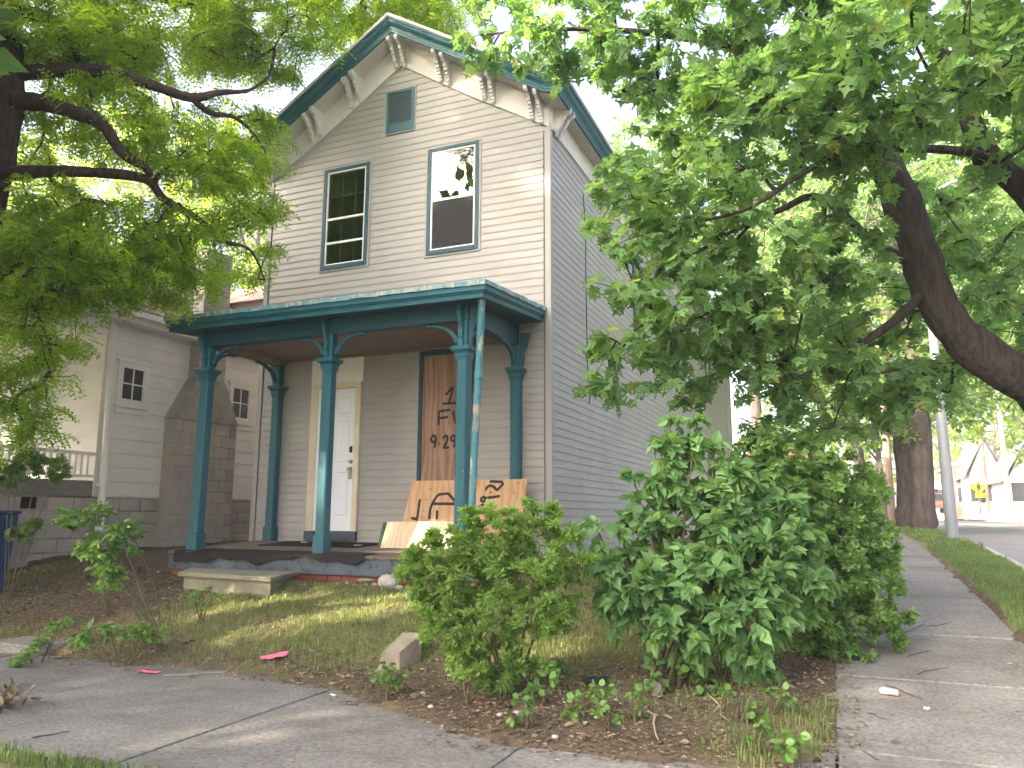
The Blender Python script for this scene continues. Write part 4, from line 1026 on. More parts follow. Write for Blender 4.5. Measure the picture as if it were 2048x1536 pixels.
MB().tube([a + Vector((0, 0.03, -0.3)), (a.x, a.y + 0.03, px(1957, 960, Y=Y).z)], 0.05, 8).build('post', m_pole, sg)
p = px(1957, 975, Y=Y); s = 0.42
MB().prism([(0, -s), (s, 0), (0, s), (-s, 0)], p, (1, 0, 0), (0, 0, 1), (0, 0.02, 0)).build('diamond_plate', m_yellow, sg)
MB().prism([(-0.06, -0.16), (0.06, -0.16), (0.10, 0.04), (0.06, 0.18), (-0.06, 0.18), (-0.10, 0.04)], p + Vector((0, -0.012, 0.02)), (1, 0, 0), (0, 0, 1), (0, 0.01, 0)).build('symbol', m_black, sg)
p = px(1960, 990, Y=Y); MB().box(p.x - 0.25, p.x + 0.25, p.y - 0.02, p.y - 0.005, p.z - 0.16, p.z + 0.12).build('lower_plate', m_yellow, sg)
def farbox(name, label, u0, u1, v0, v1, Y, depth, mat, rows=2, cols=3, gable=0, roofmat=None, cat='building'):
    a, b_ = px(u0, v1, Y=Y), px(u1, v0, Y=Y)
    t = thing(name, ((a.x + b_.x) / 2, Y, a.z), label, cat)
    z0 = min(a.z, 0.0) - 0.4
    w = MB().box(a.x, b_.x, Y, Y + depth, z0, b_.z)
    if gable: w.prism([(a.x, b_.z), (b_.x, b_.z), ((a.x + b_.x) / 2, b_.z + gable)], (0, Y, 0), (1, 0, 0), (0, 0, 1), (0, depth, 0))
    w.build('wall', mat, t)
    if gable:
        xm = (a.x + b_.x) / 2
        MB().add([(a.x - 0.5, Y - 0.4, b_.z - 0.3), (xm, Y - 0.4, b_.z + gable + 0.1), (b_.x + 0.5, Y - 0.4, b_.z - 0.3), (a.x - 0.5, Y + depth + 0.3, b_.z - 0.3), (xm, Y + depth + 0.3, b_.z + gable + 0.1), (b_.x + 0.5, Y + depth + 0.3, b_.z - 0.3)], [(0, 1, 4, 3), (1, 2, 5, 4)]).build('roof', roofmat or m_shingle, t)
    else:
        MB().box(a.x - 0.2, b_.x + 0.2, Y - 0.2, Y + depth + 0.2, b_.z + 0.001, b_.z + 0.3).build('cornice', roofmat or m_kerb, t)
    ww = (b_.x - a.x)
    for r_ in range(rows):
        for c in range(cols):
            cx = a.x + ww * (c + 0.5) / cols; cz = a.z + 1.6 + r_ * 3.0
            if cz + 0.8 > b_.z: continue
            f = MB().box(cx - 0.62, cx + 0.62, Y - 0.06, Y, cz - 0.85, cz + 0.85).build('window', m_wht, t)
            MB().box(cx - 0.5, cx + 0.5, Y - 0.08, Y - 0.06, cz - 0.75, cz + 0.75).build('pane', m_carglass, f)
    return t
farbox('brick_building', 'red brick corner building at the far end of the street', 1914, 1938, 932, 1022, 78, 14, m_brick, 2, 1, cat='building')
farbox('brick_building', 'long red brick building beyond the hedge and rear wing', 1500, 1640, 888, 1035, 46, 12, m_brick, 2, 5, cat='building')
farbox('gabled_house', 'tall white gabled house behind the yellow warning sign', 1946, 2006, 948, 1022, 72, 12, m_wht, 2, 3, gable=3.2, roofmat=m_kerb, cat='house')
farbox('gabled_house', 'low white gabled house beside the pale utility pole', 2024, 2090, 955, 1024, 64, 12, m_wht, 1, 2, gable=2.6, roofmat=m_kerb, cat='house')
farbox('storefront', 'white flat roofed shop front beyond the thick tree trunks', 1858, 1909, 968, 1026, 80, 10, m_wht, 1, 3, cat='building')
# car
def car(a, label, mat, rz):
    t = thing('parked_car', a, label, 'car')
    q = Matrix.Rotation(rz, 4, 'Z'); T = Matrix.Translation(a) @ q
    def pt(b):
        b.v = [tuple(T @ Vector(v)) for v in b.v]; return b
    pr = [(-2.2, 0.35), (2.2, 0.35), (2.25, 0.65), (2.1, 0.85), (1.2, 0.95), (-1.9, 0.98), (-2.2, 0.85)]
    pt(MB().prism(pr, (0, -0.86, 0), (1, 0, 0), (0, 0, 1), (0, 1.72, 0))).build('body', mat, t, bevel=0.05)
    pt(MB().prism([(-1.9, 0.98), (1.0, 0.95), (0.45, 1.45), (-1.3, 1.47)], (0, -0.75, 0), (1, 0, 0), (0, 0, 1), (0, 1.5, 0))).build('cabin', m_carglass, t, bevel=0.04)
    pt(MB().box(-1.3, 0.42, -0.72, 0.72, 1.46, 1.50)).build('cabin_roof', mat, t, bevel=0.02)
    for x in (-1.35, 1.4):
        for y in (-0.8, 0.8):
            pt(MB().tube([(x, y - 0.1, 0.33), (x, y + 0.1, 0.33)], 0.33, 14)).build('wheel', m_tyre, t)
    for y in (-0.6, 0.6): pt(MB().box(2.2, 2.26, y - 0.18, y + 0.18, 0.62, 0.74)).build('headlight', m_alum, t)
ca = px(1868, 1024, Y=58); ca.z -= 0.1
car(ca, 'dull red car parked before the white shop front', m_carred, R(-85))

# ------------------------------------------------------------------ small things on the ground
def rock(name, x, y, sx, sy, sz, mat, label, cat, rz=0, seed=1, group=None, sink=0.25, flat=False):
    rr_ = random.Random(seed)
    if flat: pts = [(-1, -1), (1, -0.9), (1.05, 0.8), (0.2, 1.05), (-0.95, 0.9)]
    b = MB(); n = 10; m = 6; vs = []
    for i in range(m + 1):
        ph = math.pi * i / m
        for k in range(n):
            th = 2 * math.pi * k / n; j = 1 + rr_.uniform(-0.16, 0.16)
            vx, vy, vz = math.sin(ph) * math.cos(th) * j, math.sin(ph) * math.sin(th) * j, math.cos(ph) * (1 + rr_.uniform(-.06, .06))
            vs.append((vx, vy, vz))
    fs = [(i * n + k, (i + 1) * n + k, (i + 1) * n + (k + 1) % n, i * n + (k + 1) % n) for i in range(m) for k in range(n)]
    z0 = gz(x, y) + sz * (1 - 2 * sink)
    c, s_ = math.cos(rz), math.sin(rz)
    vs = [(x + (vx * sx * c - vy * sy * s_), y + (vx * sx * s_ + vy * sy * c), z0 + vz * sz) for vx, vy, vz in vs]
    b.add(vs, fs, True)
    return b.build(name, mat, label=label, cat=cat, group=group)
# tan quarried block
sp = px(788, 1335, Z=-0.86); g_ = gz(sp.x, sp.y)
b = MB(); B = [(-0.11, -0.08), (0.10, -0.09), (0.17, 0.12), (-0.05, 0.14)]; Tp = [(-0.08, -0.05), (0.085, -0.065), (0.165, 0.14), (-0.02, 0.16)]
b.v = [(sp.x + x, sp.y + y, g_ - 0.06) for x, y in B] + [(sp.x + x, sp.y + y, g_ + zt) for (x, y), zt in zip(Tp, (0.105, 0.115, 0.235, 0.225))]
b.f = [(3, 2, 1, 0), (4, 5, 6, 7), (0, 1, 5, 4), (1, 2, 6, 5), (2, 3, 7, 6), (3, 0, 4, 7)]; b.sm = [False] * 6
b.build('stone_block', m_stone, bevel=0.006, label='angular tan stone block at the left foot of the privet bush', cat='stone')
rock('white_rock', -1.22, -1.86, 0.13, 0.10, 0.10, m_stonew, 'rounded pale boulder against the red porch base', 'rock', seed=4)
for k, (x, y, s) in enumerate(((-1.05, -1.90, 0.05), (-1.38, -1.88, 0.04), (-1.50, -1.86, 0.03), (-1.62, -1.90, 0.026), (-1.75, -1.86, 0.03), (-0.92, -1.88, 0.035), (-1.9, -1.84, 0.022), (-1.46, -1.93, 0.02))):
    rock('pebble', x, y, s, s * 0.8, s * 0.7, m_stonew, 'small pale pebble along the red porch base', 'pebble', seed=20 + k, group='pebbles along the porch base')
sp = px(1312, 1385, Z=-0.86); rock('stone', sp.x, sp.y, 0.05, 0.035, 0.06, m_stone, 'small pointed tan stone under the broad leaved shrub', 'stone', seed=31)
sp = px(858, 1415, Z=-0.9)
for k, (u, v) in enumerate(((862, 1415), (1000, 1430), (1032, 1430), (1110, 1470), (845, 1392), (1125, 1318))):
    sp = px(u, v, Z=-0.91); rock('pebble', sp.x, sp.y, 0.022, 0.017, 0.012, m_stonew, 'small whitish pebble in the mulch beside the sidewalk', 'pebble', seed=40 + k, group='pebbles in the mulch')
rock('slate_piece', -1.55, -1.80, 0.11, 0.06, 0.02, m_step, 'flat grey slate scrap leaning on the red porch base', 'slate', seed=50, sink=-1.2)
sp = px(62, 1268, Z=-0.80)
b = poly3([(sp.x - 0.35, sp.y - 0.18), (sp.x + 0.30, sp.y - 0.20), (sp.x + 0.42, sp.y + 0.16), (sp.x - 0.28, sp.y + 0.20)], gz(sp.x, sp.y) - 0.05, gz(sp.x, sp.y) + 0.045)
b.build('paving_slab', m_conc, bevel=0.012, label='loose grey concrete slab lying in the left mulch bed', cat='slab')
def scrap(name, u, v, Z, w, h, mat, label, cat, rz=0.0, seed=1, dz=0.006):
    rr_ = random.Random(seed); c = px(u, v, Z=Z); n, m = 7, 5; vs = []
    for j in range(m):
        for i in range(n):
            x = (i / (n - 1) - 0.5) * w * (1 + 0.25 * (j / (m - 1) - 0.5)); y = (j / (m - 1) - 0.5) * h
            xr, yr = x * math.cos(rz) - y * math.sin(rz), x * math.sin(rz) + y * math.cos(rz)
            s_, hp_ = pave(np.array([c.x + xr]), np.array([c.y + yr]))
            base = float(hp_[0]) if s_[0] > 0 else gz(c.x + xr, c.y + yr)
            vs.append((c.x + xr, c.y + yr, base + dz + rr_.uniform(0, 0.014)))
    MB().add(vs, [(j * n + i, j * n + i + 1, (j + 1) * n + i + 1, (j + 1) * n + i) for j in range(m - 1) for i in range(n - 1)], True).build(name, mat, label=label, cat=cat)
scrap('pink_flag', 297, 1346, -0.95, 0.17, 0.075, m_pink, 'pink plastic marker flag lying flat on the sidewalk', 'flag', 0.1, 1)
scrap('pink_flag', 546, 1328, -0.90, 0.20, 0.10, m_pink, 'crumpled pink marker flag in the grass at the lawn edge', 'flag', 0.5, 2, 0.03)
scrap('paper_scrap', 665, 1393, -0.95, 0.055, 0.018, m_paper, 'thin white paper slip by the sidewalk joint', 'paper', -0.3, 3, 0.004)
scrap('paper_scrap', 1853, 1412, -0.86, 0.035, 0.02, m_paper, 'tiny white paper scrap beside the pink bottle', 'paper', -0.2, 4, 0.004)
scrap('cloth_scrap', 1190, 1390, -0.90, 0.17, 0.09, m_black, 'crumpled black cloth lying in the mulch', 'cloth', 0.3, 5, 0.03)
pc = [px(700, 1086, Z=-0.09), px(728, 1090, Z=-0.10), px(578, 1081, Z=-0.085)]
for k, (x, y) in enumerate(((-2.5, -0.55), (-3.55, -0.30))):
    MB().obox((x, y, fz(y) + 0.008), (0.05, 0.01, 0), (-0.006, 0.03, 0), (0, 0, 0.005)).build('paper_scrap', m_paper, label=('white folded paper on the porch floor right of the door mat', 'small white paper scrap at the wall left of the door')[k], cat='paper')
# crushed bottle on the side walk
cbp = px(1778, 1389, Z=-0.86); cz = float(zs(cbp.y)) + 0.022
bt = thing('plastic_bottle', (cbp.x, cbp.y, cz), 'crushed plastic bottle with pink label on the sidewalk', 'bottle')
dv = Vector((0.96, -0.25, 0))
MB().tube([cbp * 0 + Vector((cbp.x, cbp.y, cz)) + dv * t for t in (-0.055, -0.045, -0.01)], [0.010, 0.020, 0.021], 10).build('body', m_paper, bt)
MB().tube([Vector((cbp.x, cbp.y, cz)) + dv * t for t in (-0.01, 0.02, 0.05, 0.06)], [0.0215, 0.019, 0.021, 0.016], 10).build('label_sleeve', simple('bottle_label', (0.75, 0.28, 0.24), (0.8, 0.45, 0.38), scale=30), bt)
def stick(u0, v0, u1, v1, Z, r, label, mat=None, name='stick', bend=0.02, group=None, lift=0.0):
    a, c = px(u0, v0, Z=Z), px(u1, v1, Z=Z); pts = []
    for i in range(6):
        p = a.lerp(c, i / 5)
        s_, hp_ = pave(np.array([p.x]), np.array([p.y]))
        p.z = (float(hp_[0]) if s_[0] > 0 else gz(p.x, p.y)) + r + lift * i / 5 + random.uniform(0, bend * 0.2)
        p += Vector((random.uniform(-bend, bend), random.uniform(-bend, bend), 0)); pts.append(p)
    MB().tube(pts, [r, r, r * 0.95, r * 0.85, r * 0.7, r * 0.5], 6).build(name, mat or m_stick, label=label, cat='stick', group=group)
stick(0, 1394, 46, 1370, -0.95, 0.016, 'straight pale stick beside the dry brush heap', bend=0.003)
stick(330, 1353, 470, 1345, -0.95, 0.006, 'long thin twig lying along the sidewalk edge')
stick(62, 1478, 142, 1464, -0.95, 0.004, 'thin dark twig on the sidewalk near the grass', m_twigd)
stick(1415, 1408, 1455, 1452, -0.91, 0.006, 'curved pale root sticking out of the mulch')
stick(1300, 1445, 1322, 1488, -0.93, 0.008, 'broken wood stake lying in the mulch')
stick(1775, 1375, 1845, 1398, -0.86, 0.005, 'crooked brown twig beside the crushed bottle', m_twigd)
for k, (a, b_, c, d) in enumerate(((1800, 1300, 1850, 1285), (1812, 1330, 1870, 1322), (1830, 1355, 1890, 1348), (1740, 1408, 1772, 1418), (1728, 1462, 1752, 1478), (1830, 1522, 1862, 1508), (1860, 1290, 1905, 1284))):
    stick(a, b_, c, d, -0.84, 0.0035, 'short dark twig scattered on the side sidewalk', m_twigd, 'twig', group='twigs on the side sidewalk')
# pedestal and bin on the left
pb = px(22, 1165, Z=-0.62); g_ = gz(pb.x, pb.y)
pd = thing('planter_pedestal', (pb.x, pb.y, g_), 'flared grey concrete planter pedestal in the left yard', 'pedestal')
prof = [(0.0, 0.20), (0.05, 0.19), (0.10, 0.155), (0.20, 0.125), (0.36, 0.11), (0.42, 0.12), (0.44, 0.19), (0.48, 0.20)]
MB().tube([(pb.x, pb.y, g_ - 0.03 + h) for h, r_ in prof], [r_ for h, r_ in prof], 18).build('pedestal', m_kerb, pd)
MB().tube([(pb.x, pb.y, g_ + 0.45), (pb.x, pb.y, g_ + 0.52)], [0.24, 0.27], 18).build('bowl', m_kerb, pd)
qb = px(-2, 1150, Z=-0.50); g_ = gz(qb.x, qb.y); qb.y = -2.9; g_ = gz(-6.3, -2.9)
bn = thing('blue_bin', (qb.x, qb.y, g_), 'dark blue plastic bin half hidden by leaves at the left', 'bin')
q1 = px(-20, 1038, Y=qb.y)
b = MB(); b.v = [(q1.x + sx * w, qb.y + sy * w, z_) for z_, w in ((g_, 0.16), (q1.z + 0.06, 0.22)) for sx, sy in ((-1, -1), (1, -1), (1, 1), (-1, 1))]
b.f = [(0, 3, 2, 1), (4, 5, 6, 7), (0, 1, 5, 4), (1, 2, 6, 5), (2, 3, 7, 6), (3, 0, 4, 7)]; b.sm = [False] * 6
b.build('tub', m_bluebin, bn, bevel=0.02)
b = MB().box(q1.x - 0.24, q1.x + 0.24, qb.y - 0.24, qb.y + 0.24, q1.z + 0.061, q1.z + 0.10); b.build('lid', m_bluebin, bn, bevel=0.02)

# ------------------------------------------------------------------ vegetation
TS = np.array(TO_SUN)
# foliage is holed along the sun rays to light these spots: (point, radius)
GAPS = [((-1.55, -0.72, 0.05), 0.55), ((-1.2, -0.95, -0.1), 0.26), ((-3.9, -1.62, -0.15), 0.10), ((-3.2, -1.62, -0.15), 0.10),
        ((-3.85, 0.0, 1.30), 0.12), ((-3.85, 0.0, 0.95), 0.08), ((-4.36, -0.1, 1.45), 0.13), ((-2.3, 0.0, 0.55), 0.13),
        ((-1.6, -2.4, -0.55), 0.40), ((-1.0, -2.4, -0.55), 0.40), ((-0.4, -2.4, -0.55), 0.30), ((-0.9, -2.9, -0.63), 0.2), ((-2.4, -2.85, -0.6), 0.30), ((-3.2, -2.8, -0.6), 0.18), ((-4.6, -2.7, -0.55), 0.16),
        ((-4.1, 0, 3.55), 0.06), ((-4.77, 0, 1.6), 0.10)]
def gap_mask(P):
    keep = np.ones(len(P), bool)
    for g, r_ in GAPS:
        w = P - np.array(g); s = w @ TS
        d = np.linalg.norm(w - s[:, None] * TS, axis=1)
        keep &= ~((s > 0.4) & (d < r_))
    return keep
def nrm_(a): return a / np.maximum(np.linalg.norm(a, axis=-1, keepdims=True), 1e-9)
# leaf shapes: base at origin, along +Y, normal +Z, unit length
def half(outl, zf):
    """symmetrical leaf from the right hand outline (x,y); returns verts and tris fanned from the midrib"""
    right = [(x, y) for x, y in outl]; n = len(right)
    mid = [(0, 0.0), (0, 0.33), (0, 0.66), (0, 1.0)]
    v = [(0, y, zf(0, y)) for _, y in mid] + [(x, y, zf(x, y)) for x, y in right] + [(-x, y, zf(x, y)) for x, y in right]
    t = []
    for off, flip in ((4, False), (4 + n, True)):
        chain = [0] + [off + i for i in range(n)] + [3]
        ys = [v[c][1] for c in chain]
        for a, c in zip(chain[:-1], chain[1:]):
            ym = (v[a][1] + v[c][1]) / 2
            m = 1 if ym < 0.5 else 2
            t.append((m, c, a) if flip else (m, a, c))
        # join the two midrib fans
        k = min(range(len(chain)), key=lambda i: abs(ys[i] - 0.5))
        t.append((1, 2, chain[k]) if flip else (1, chain[k], 2))
    return np.array(v, float), np.array(t)
LEAF = {}
LEAF['maple'] = half([(0.14, -0.06), (0.40, -0.02), (0.30, 0.14), (0.58, 0.36), (0.40, 0.42), (0.46, 0.60), (0.24, 0.56), (0.17, 0.70), (0.13, 0.72)], lambda x, y: 0.16 * x - 0.28 * x * x - 0.16 * y * y)
LEAF['hib'] = half([(0.16, 0.03), (0.32, 0.22), (0.36, 0.42), (0.27, 0.50), (0.24, 0.66), (0.11, 0.82)], lambda x, y: 0.35 * x - 0.22 * y * y)
LEAF['ovate'] = half([(0.20, 0.20), (0.27, 0.45), (0.17, 0.75)], lambda x, y: 0.35 * x - 0.18 * y * y)
LEAF['narrow'] = half([(0.18, 0.42)], lambda x, y: 0.4 * x - 0.12 * y * y)
LEAF['round'] = half([(0.30, 0.12), (0.46, 0.42), (0.34, 0.78)], lambda x, y: 0.25 * x - 0.10 * y * y)
def quadleaf(w=0.5):
    return np.array([(0, 0, 0), (w / 2, 0.45, 0.05), (0, 1, -0.06), (-w / 2, 0.45, 0.05)], float), np.array([(0, 1, 2), (0, 2, 3)])
LEAF['quad'] = quadleaf(0.62)
def pinnate(pairs=6, lw=0.085, ll=0.24):
    v = []; t = []
    for i in range(pairs):
        y = 0.12 + 0.82 * i / (pairs - 1); L = ll * (0.75 + 0.5 * math.sin(math.pi * (i + 0.7) / pairs)); z = -0.25 * y * y
        for s in (-1, 1):
            b = len(v)
            v += [(0, y - 0.02, z), (s * L * 0.5, y + lw * 0.25 + 0.02, z + 0.03), (s * L, y + lw * 0.9, z - 0.03), (s * L * 0.5, y + lw * 1.25, z + 0.03)]
            t += [(b, b + 1, b + 2), (b, b + 2, b + 3)] if s > 0 else [(b, b + 2, b + 1), (b, b + 3, b + 2)]
    b = len(v); v += [(0, 0, 0), (0.012, 0.5, -0.07), (0, 1.0, -0.25)]; t.append((b, b + 1, b + 2))
    return np.array(v, float), np.array(t)
LEAF['pinnate'] = pinnate(4, 0.13, 0.28)
def leaves_mesh(name, kind, P, D, Nrm, size, mat, parent, gaps=True, **tg):
    if gaps:
        k = gap_mask(P); P, D, Nrm, size = P[k], D[k], Nrm[k], size[k]
    y = nrm_(D); x = nrm_(np.cross(y, Nrm)); z_ = np.cross(x, y)
    v, t = LEAF[kind]
    V = (x[:, None, :] * v[None, :, 0:1] + y[:, None, :] * v[None, :, 1:2] + z_[:, None, :] * v[None, :, 2:3]) * size[:, None, None] + P[:, None, :]
    F = t[None] + (np.arange(len(P)) * len(v))[:, None, None]
    return fast_mesh(name, V.reshape(-1, 3), F.reshape(-1, t.shape[1]), mat, parent, smooth=False, **tg)
def ball(c, r_, n, rng, squash=(1, 1, 1), shell=0.35):
    d = nrm_(rng.normal(size=(n, 3))); rad = rng.uniform(shell, 1, n) ** (1 / 2.2)
    return np.array(c) + d * rad[:, None] * np.array(squash) * r_
def grow(limbs, attr, rng, seg=0.22, r_tip=0.004, arch=0.12, wob=0.10, expo=0.48, rmax=0.6):
    """join scattered twig tips to the nearest wood; returns twig polylines with radii"""
    pos, rad, par = [], [], []
    for L in limbs:
        prev = -1
        for (a, ra), (b_, rb_) in zip(L[:-1], L[1:]):
            n = max(1, int((Vector(b_) - Vector(a)).length / seg))
            for i in range(n):
                pos.append(np.array(Vector(a).lerp(Vector(b_), i / n))); rad.append(ra + (rb_ - ra) * i / n); par.append(-1)
        pos.append(np.array(L[-1][0])); rad.append(L[-1][1]); par.append(-1)
    nl = len(pos); cap = nl + len(attr) * 30
    A = np.zeros((cap, 3)); A[:nl] = np.array(pos); n = nl
    RL = np.zeros(cap); RL[:nl] = rad
    PR = np.full(cap, -1)
    d0 = np.min(np.linalg.norm(attr[:, None] - A[None, :nl], axis=2), axis=1) if len(attr) * nl < 4e7 else np.linalg.norm(attr - A[:nl].mean(0), axis=1)
    chains = []
    for k in np.argsort(d0):
        a = attr[k]
        d = np.linalg.norm(A[:n] - a, axis=1); j = int(np.argmin(d)); L = d[j]
        m = int(min(28, max(2, math.ceil(L / seg))))
        s = A[j]; ctrl = (s + a) / 2 + rng.normal(size=3) * L * wob + np.array([0, 0, arch * L])
        tt = np.linspace(0, 1, m + 1)[1:, None]
        pts = (1 - tt) ** 2 * s + 2 * (1 - tt) * tt * ctrl + tt ** 2 * a
        ids = np.arange(n, n + m); A[ids] = pts; PR[ids] = np.concatenate([[j], ids[:-1]]); n += m
        chains.append(np.concatenate([[j], ids]))
    cnt = np.zeros(n)
    for c in chains: cnt[c[-1]] += 1
    for i in range(n - 1, nl - 1, -1):
        cnt[PR[i]] += cnt[i]
    r_ = r_tip * np.maximum(cnt, 1) ** expo
    r_[:nl] = RL[:nl]; r_ = np.minimum(r_, rmax)
    return A[:n], r_, chains, nl
def twig_mesh(name, A, r_, chains, mat, parent, nside=5):
    vs, fs = [], []; base = 0
    for c in chains:
        P = A[c]; R_ = r_[c].copy(); R_[0] = min(R_[0], R_[1] * 1.25)
        d = np.gradient(P, axis=0); d = nrm_(d); ref = np.array([0.3, 0.2, 0.93]); ref = ref if abs(d[0] @ ref) < 0.9 else np.array([1., 0.1, 0])
        a = nrm_(np.cross(d, ref)); b_ = np.cross(d, a)
        th = np.arange(nside) * 2 * math.pi / nside
        V = P[:, None] + (a[:, None] * np.cos(th)[None, :, None] + b_[:, None] * np.sin(th)[None, :, None]) * R_[:, None, None]
        m = len(P); i, k = np.meshgrid(np.arange(m - 1), np.arange(nside), indexing='ij')
        F = np.stack([i * nside + k, i * nside + (k + 1) % nside, (i + 1) * nside + (k + 1) % nside, (i + 1) * nside + k], -1).reshape(-1, 4) + base
        vs.append(V.reshape(-1, 3)); fs.append(F); base += m * nside
    return fast_mesh(name, np.concatenate(vs), np.concatenate(fs), mat, parent, smooth=True, kind='stuff')
def limb_mesh(name, limbs, mat, parent, n=14, rough=0.06):
    b = MB(); rr_ = random.Random(4)
    for L in limbs:
        P = [Vector(p) for p, _ in L]; Rr = [r_ for _, r_ in L]
        Q, S = [], []
        for i in range(len(P) - 1):     # catmull-rom
            p0, p1, p2, p3 = P[max(i - 1, 0)], P[i], P[i + 1], P[min(i + 2, len(P) - 1)]
            for k in range(5):
                t = k / 5
                Q.append(0.5 * ((2 * p1) + (p2 - p0) * t + (2 * p0 - 5 * p1 + 4 * p2 - p3) * t * t + (3 * p1 - p0 - 3 * p2 + p3) * t ** 3))
                S.append((Rr[i] + (Rr[i + 1] - Rr[i]) * t) * (1 + rr_.uniform(-rough, rough)))
        Q.append(P[-1]); S.append(Rr[-1])
        i0 = len(b.v); b.tube(Q, S, n)
        ridge = [rr_.uniform(-1, 1) for _ in range(n)]
        for i, q in enumerate(Q):
            if S[i] < 0.03: break
            for k in range(n):
                j = i0 + i * n + k; d = Vector(b.v[j]) - q
                f = 1 + 0.05 * ridge[(k + i // 7) % n] + rr_.uniform(-0.035, 0.035) + 0.05 * math.sin(i * 0.8 + k * 0.9)
                b.v[j] = tuple(q + d * f)
    return b.build(name, mat, parent)
def foliate(A, chains, nl, rng, per, size, kind, mat, parent, name='crown', start=0.3, up=0.9, droop=0.25, spread=0.06, jit=0.25, flat=0.5, gaps=True, out=0.8):
    P, D, Nn = [], [], []
    for c in chains:
        Q = A[c]; m = len(Q)
        lens = np.linalg.norm(np.diff(Q, axis=0), axis=1).sum()
        n = per if isinstance(per, int) else max(2, int(per * lens))
        t = rng.uniform(start, 1.0, n) ** 0.75 * (m - 1)
        i = np.minimum(t.astype(int), m - 2); f = (t - i)[:, None]
        p = Q[i] * (1 - f) + Q[i + 1] * f; d = nrm_(Q[i + 1] - Q[i])
        rnd = nrm_(rng.normal(size=(n, 3)) * np.array([1, 1, flat]))
        dd = nrm_(d * 0.5 + rnd * out + np.array([0, 0, -droop]))
        P.append(p + rnd * spread * rng.uniform(0.2, 1, (n, 1))); D.append(dd)
        Nn.append(np.array([0, 0, up]) + rng.normal(size=(n, 3)) * 0.42)
    P = np.concatenate(P); D = np.concatenate(D); Nn = np.concatenate(Nn)
    s = size * rng.uniform(1 - jit, 1 + jit, len(P))
    return tag(leaves_mesh(name, kind, P, D, Nn, s, mat, parent, gaps), kind='stuff')
def tree(name, base, label, limbs, attr, kind, leafm, barkm, per, size, rng, group=None, cat='tree', **kw):
    t = thing(name, base, label, cat, group)
    A, r_, ch_, nl = grow(limbs, attr, rng, seg=kw.get('seg', 0.22), r_tip=kw.get('r_tip', 0.0045), arch=kw.get('arch', 0.1), wob=kw.get('wob', 0.1), rmax=kw.get('rmax', 0.05))
    if kw.get('clear'): ch_ = [c for c in ch_ if gap_mask(A[c]).all()]
    limb_mesh('trunk', limbs, barkm, t)
    twig_mesh('branches', A, r_, ch_, barkm, t, kw.get('sides', 5))
    foliate(A, ch_, nl, rng, per, size, kind, leafm, t, 'crown', **{k: v for k, v in kw.items() if k in ('start', 'up', 'droop', 'spread', 'jit', 'flat', 'gaps', 'out')})
    return t
def W3(u, v, t): return tuple(px(u, v, t=t))
def blobs(L, dens, rng, squash=(1, 1, 0.75), shell=0.15):
    out = []
    for (u, v, t, r_) in L:
        n = max(4, int(dens * 4.19 * r_ ** 3)); out.append(ball(W3(u, v, t), r_, n, rng, squash, shell))
    return np.concatenate(out)
def keep_out(P):
    """no twig ends inside the house, under the porch roof or inside the neighbour"""
    x, y, z_ = P.T
    ins = (x > W - 0.35) & (x < 0.40) & (y > -0.5) & (z_ < 7.9)
    ins |= (x > -4.9) & (x < 0.1) & (y > -2.15) & (z_ < 3.15)
    ins |= (x < NX + 0.45) & (y > -3.1) & (z_ < 3.6 + np.clip((NX - x), 0, 2.75) * 0.68)
    ins |= (x < NX + 0.7) & (y > 0) & (y < 2) & (z_ < 5)
    return P[~ins]

# --- near maple leaning in from the right
rng = np.random.default_rng(21)
mp = lambda L: [(W3(u, v, t), r_) for u, v, t, r_ in L]
lm = [[((5.35, -2.6, -0.95), 0.40), ((5.40, -2.5, -0.4), 0.31), ((5.42, -2.2, 0.4), 0.27)] + mp([(2110, 800, 6.9, 0.22), (2000, 735, 7.0, 0.19), (1915, 665, 7.05, 0.17), (1862, 580, 7.1, 0.172), (1828, 470, 7.2, 0.165), (1795, 380, 7.2, 0.16), (1745, 280, 7.2, 0.15), (1695, 150, 7.2, 0.135), (1630, 0, 7.3, 0.125), (1550, -190, 7.5, 0.10), (1430, -430, 8, 0.06)]),
      [(W3(2105, 790, 6.9), 0.17)] + mp([(2130, 560, 6.8, 0.15), (2075, 410, 6.6, 0.12), (1975, 310, 6.5, 0.095), (1925, 200, 6.45, 0.08), (1860, 70, 6.4, 0.065), (1760, -110, 6.3, 0.05), (1650, -330, 6, 0.03)]),
      [(W3(1975, 312, 6.5), 0.045)] + mp([(1900, 300, 6.35, 0.036), (1800, 296, 6.3, 0.030), (1715, 292, 6.25, 0.026), (1600, 350, 6.2, 0.02), (1500, 415, 6.2, 0.016), (1390, 445, 6.3, 0.01)]),
      [(W3(1812, 520, 7.15), 0.05)] + mp([(1740, 480, 7.0, 0.042), (1640, 395, 6.9, 0.036), (1560, 420, 6.8, 0.028), (1450, 470, 6.7, 0.018), (1340, 540, 6.6, 0.01)]),
      [(W3(1650, 400, 6.9), 0.024)] + mp([(1640, 500, 6.8, 0.018), (1610, 600, 6.7, 0.014), (1590, 700, 6.7, 0.008)]),
      [(W3(1700, 160, 7.2), 0.07)] + mp([(1560, 110, 7.2, 0.055), (1400, 80, 7.3, 0.04), (1230, 60, 7.4, 0.026), (1080, 60, 7.6, 0.016), (960, 70, 7.7, 0.009)]),
      [(W3(1870, 560, 7.1), 0.05)] + mp([(1790, 640, 7.0, 0.04), (1700, 700, 7.0, 0.026), (1590, 760, 6.9, 0.014)])]
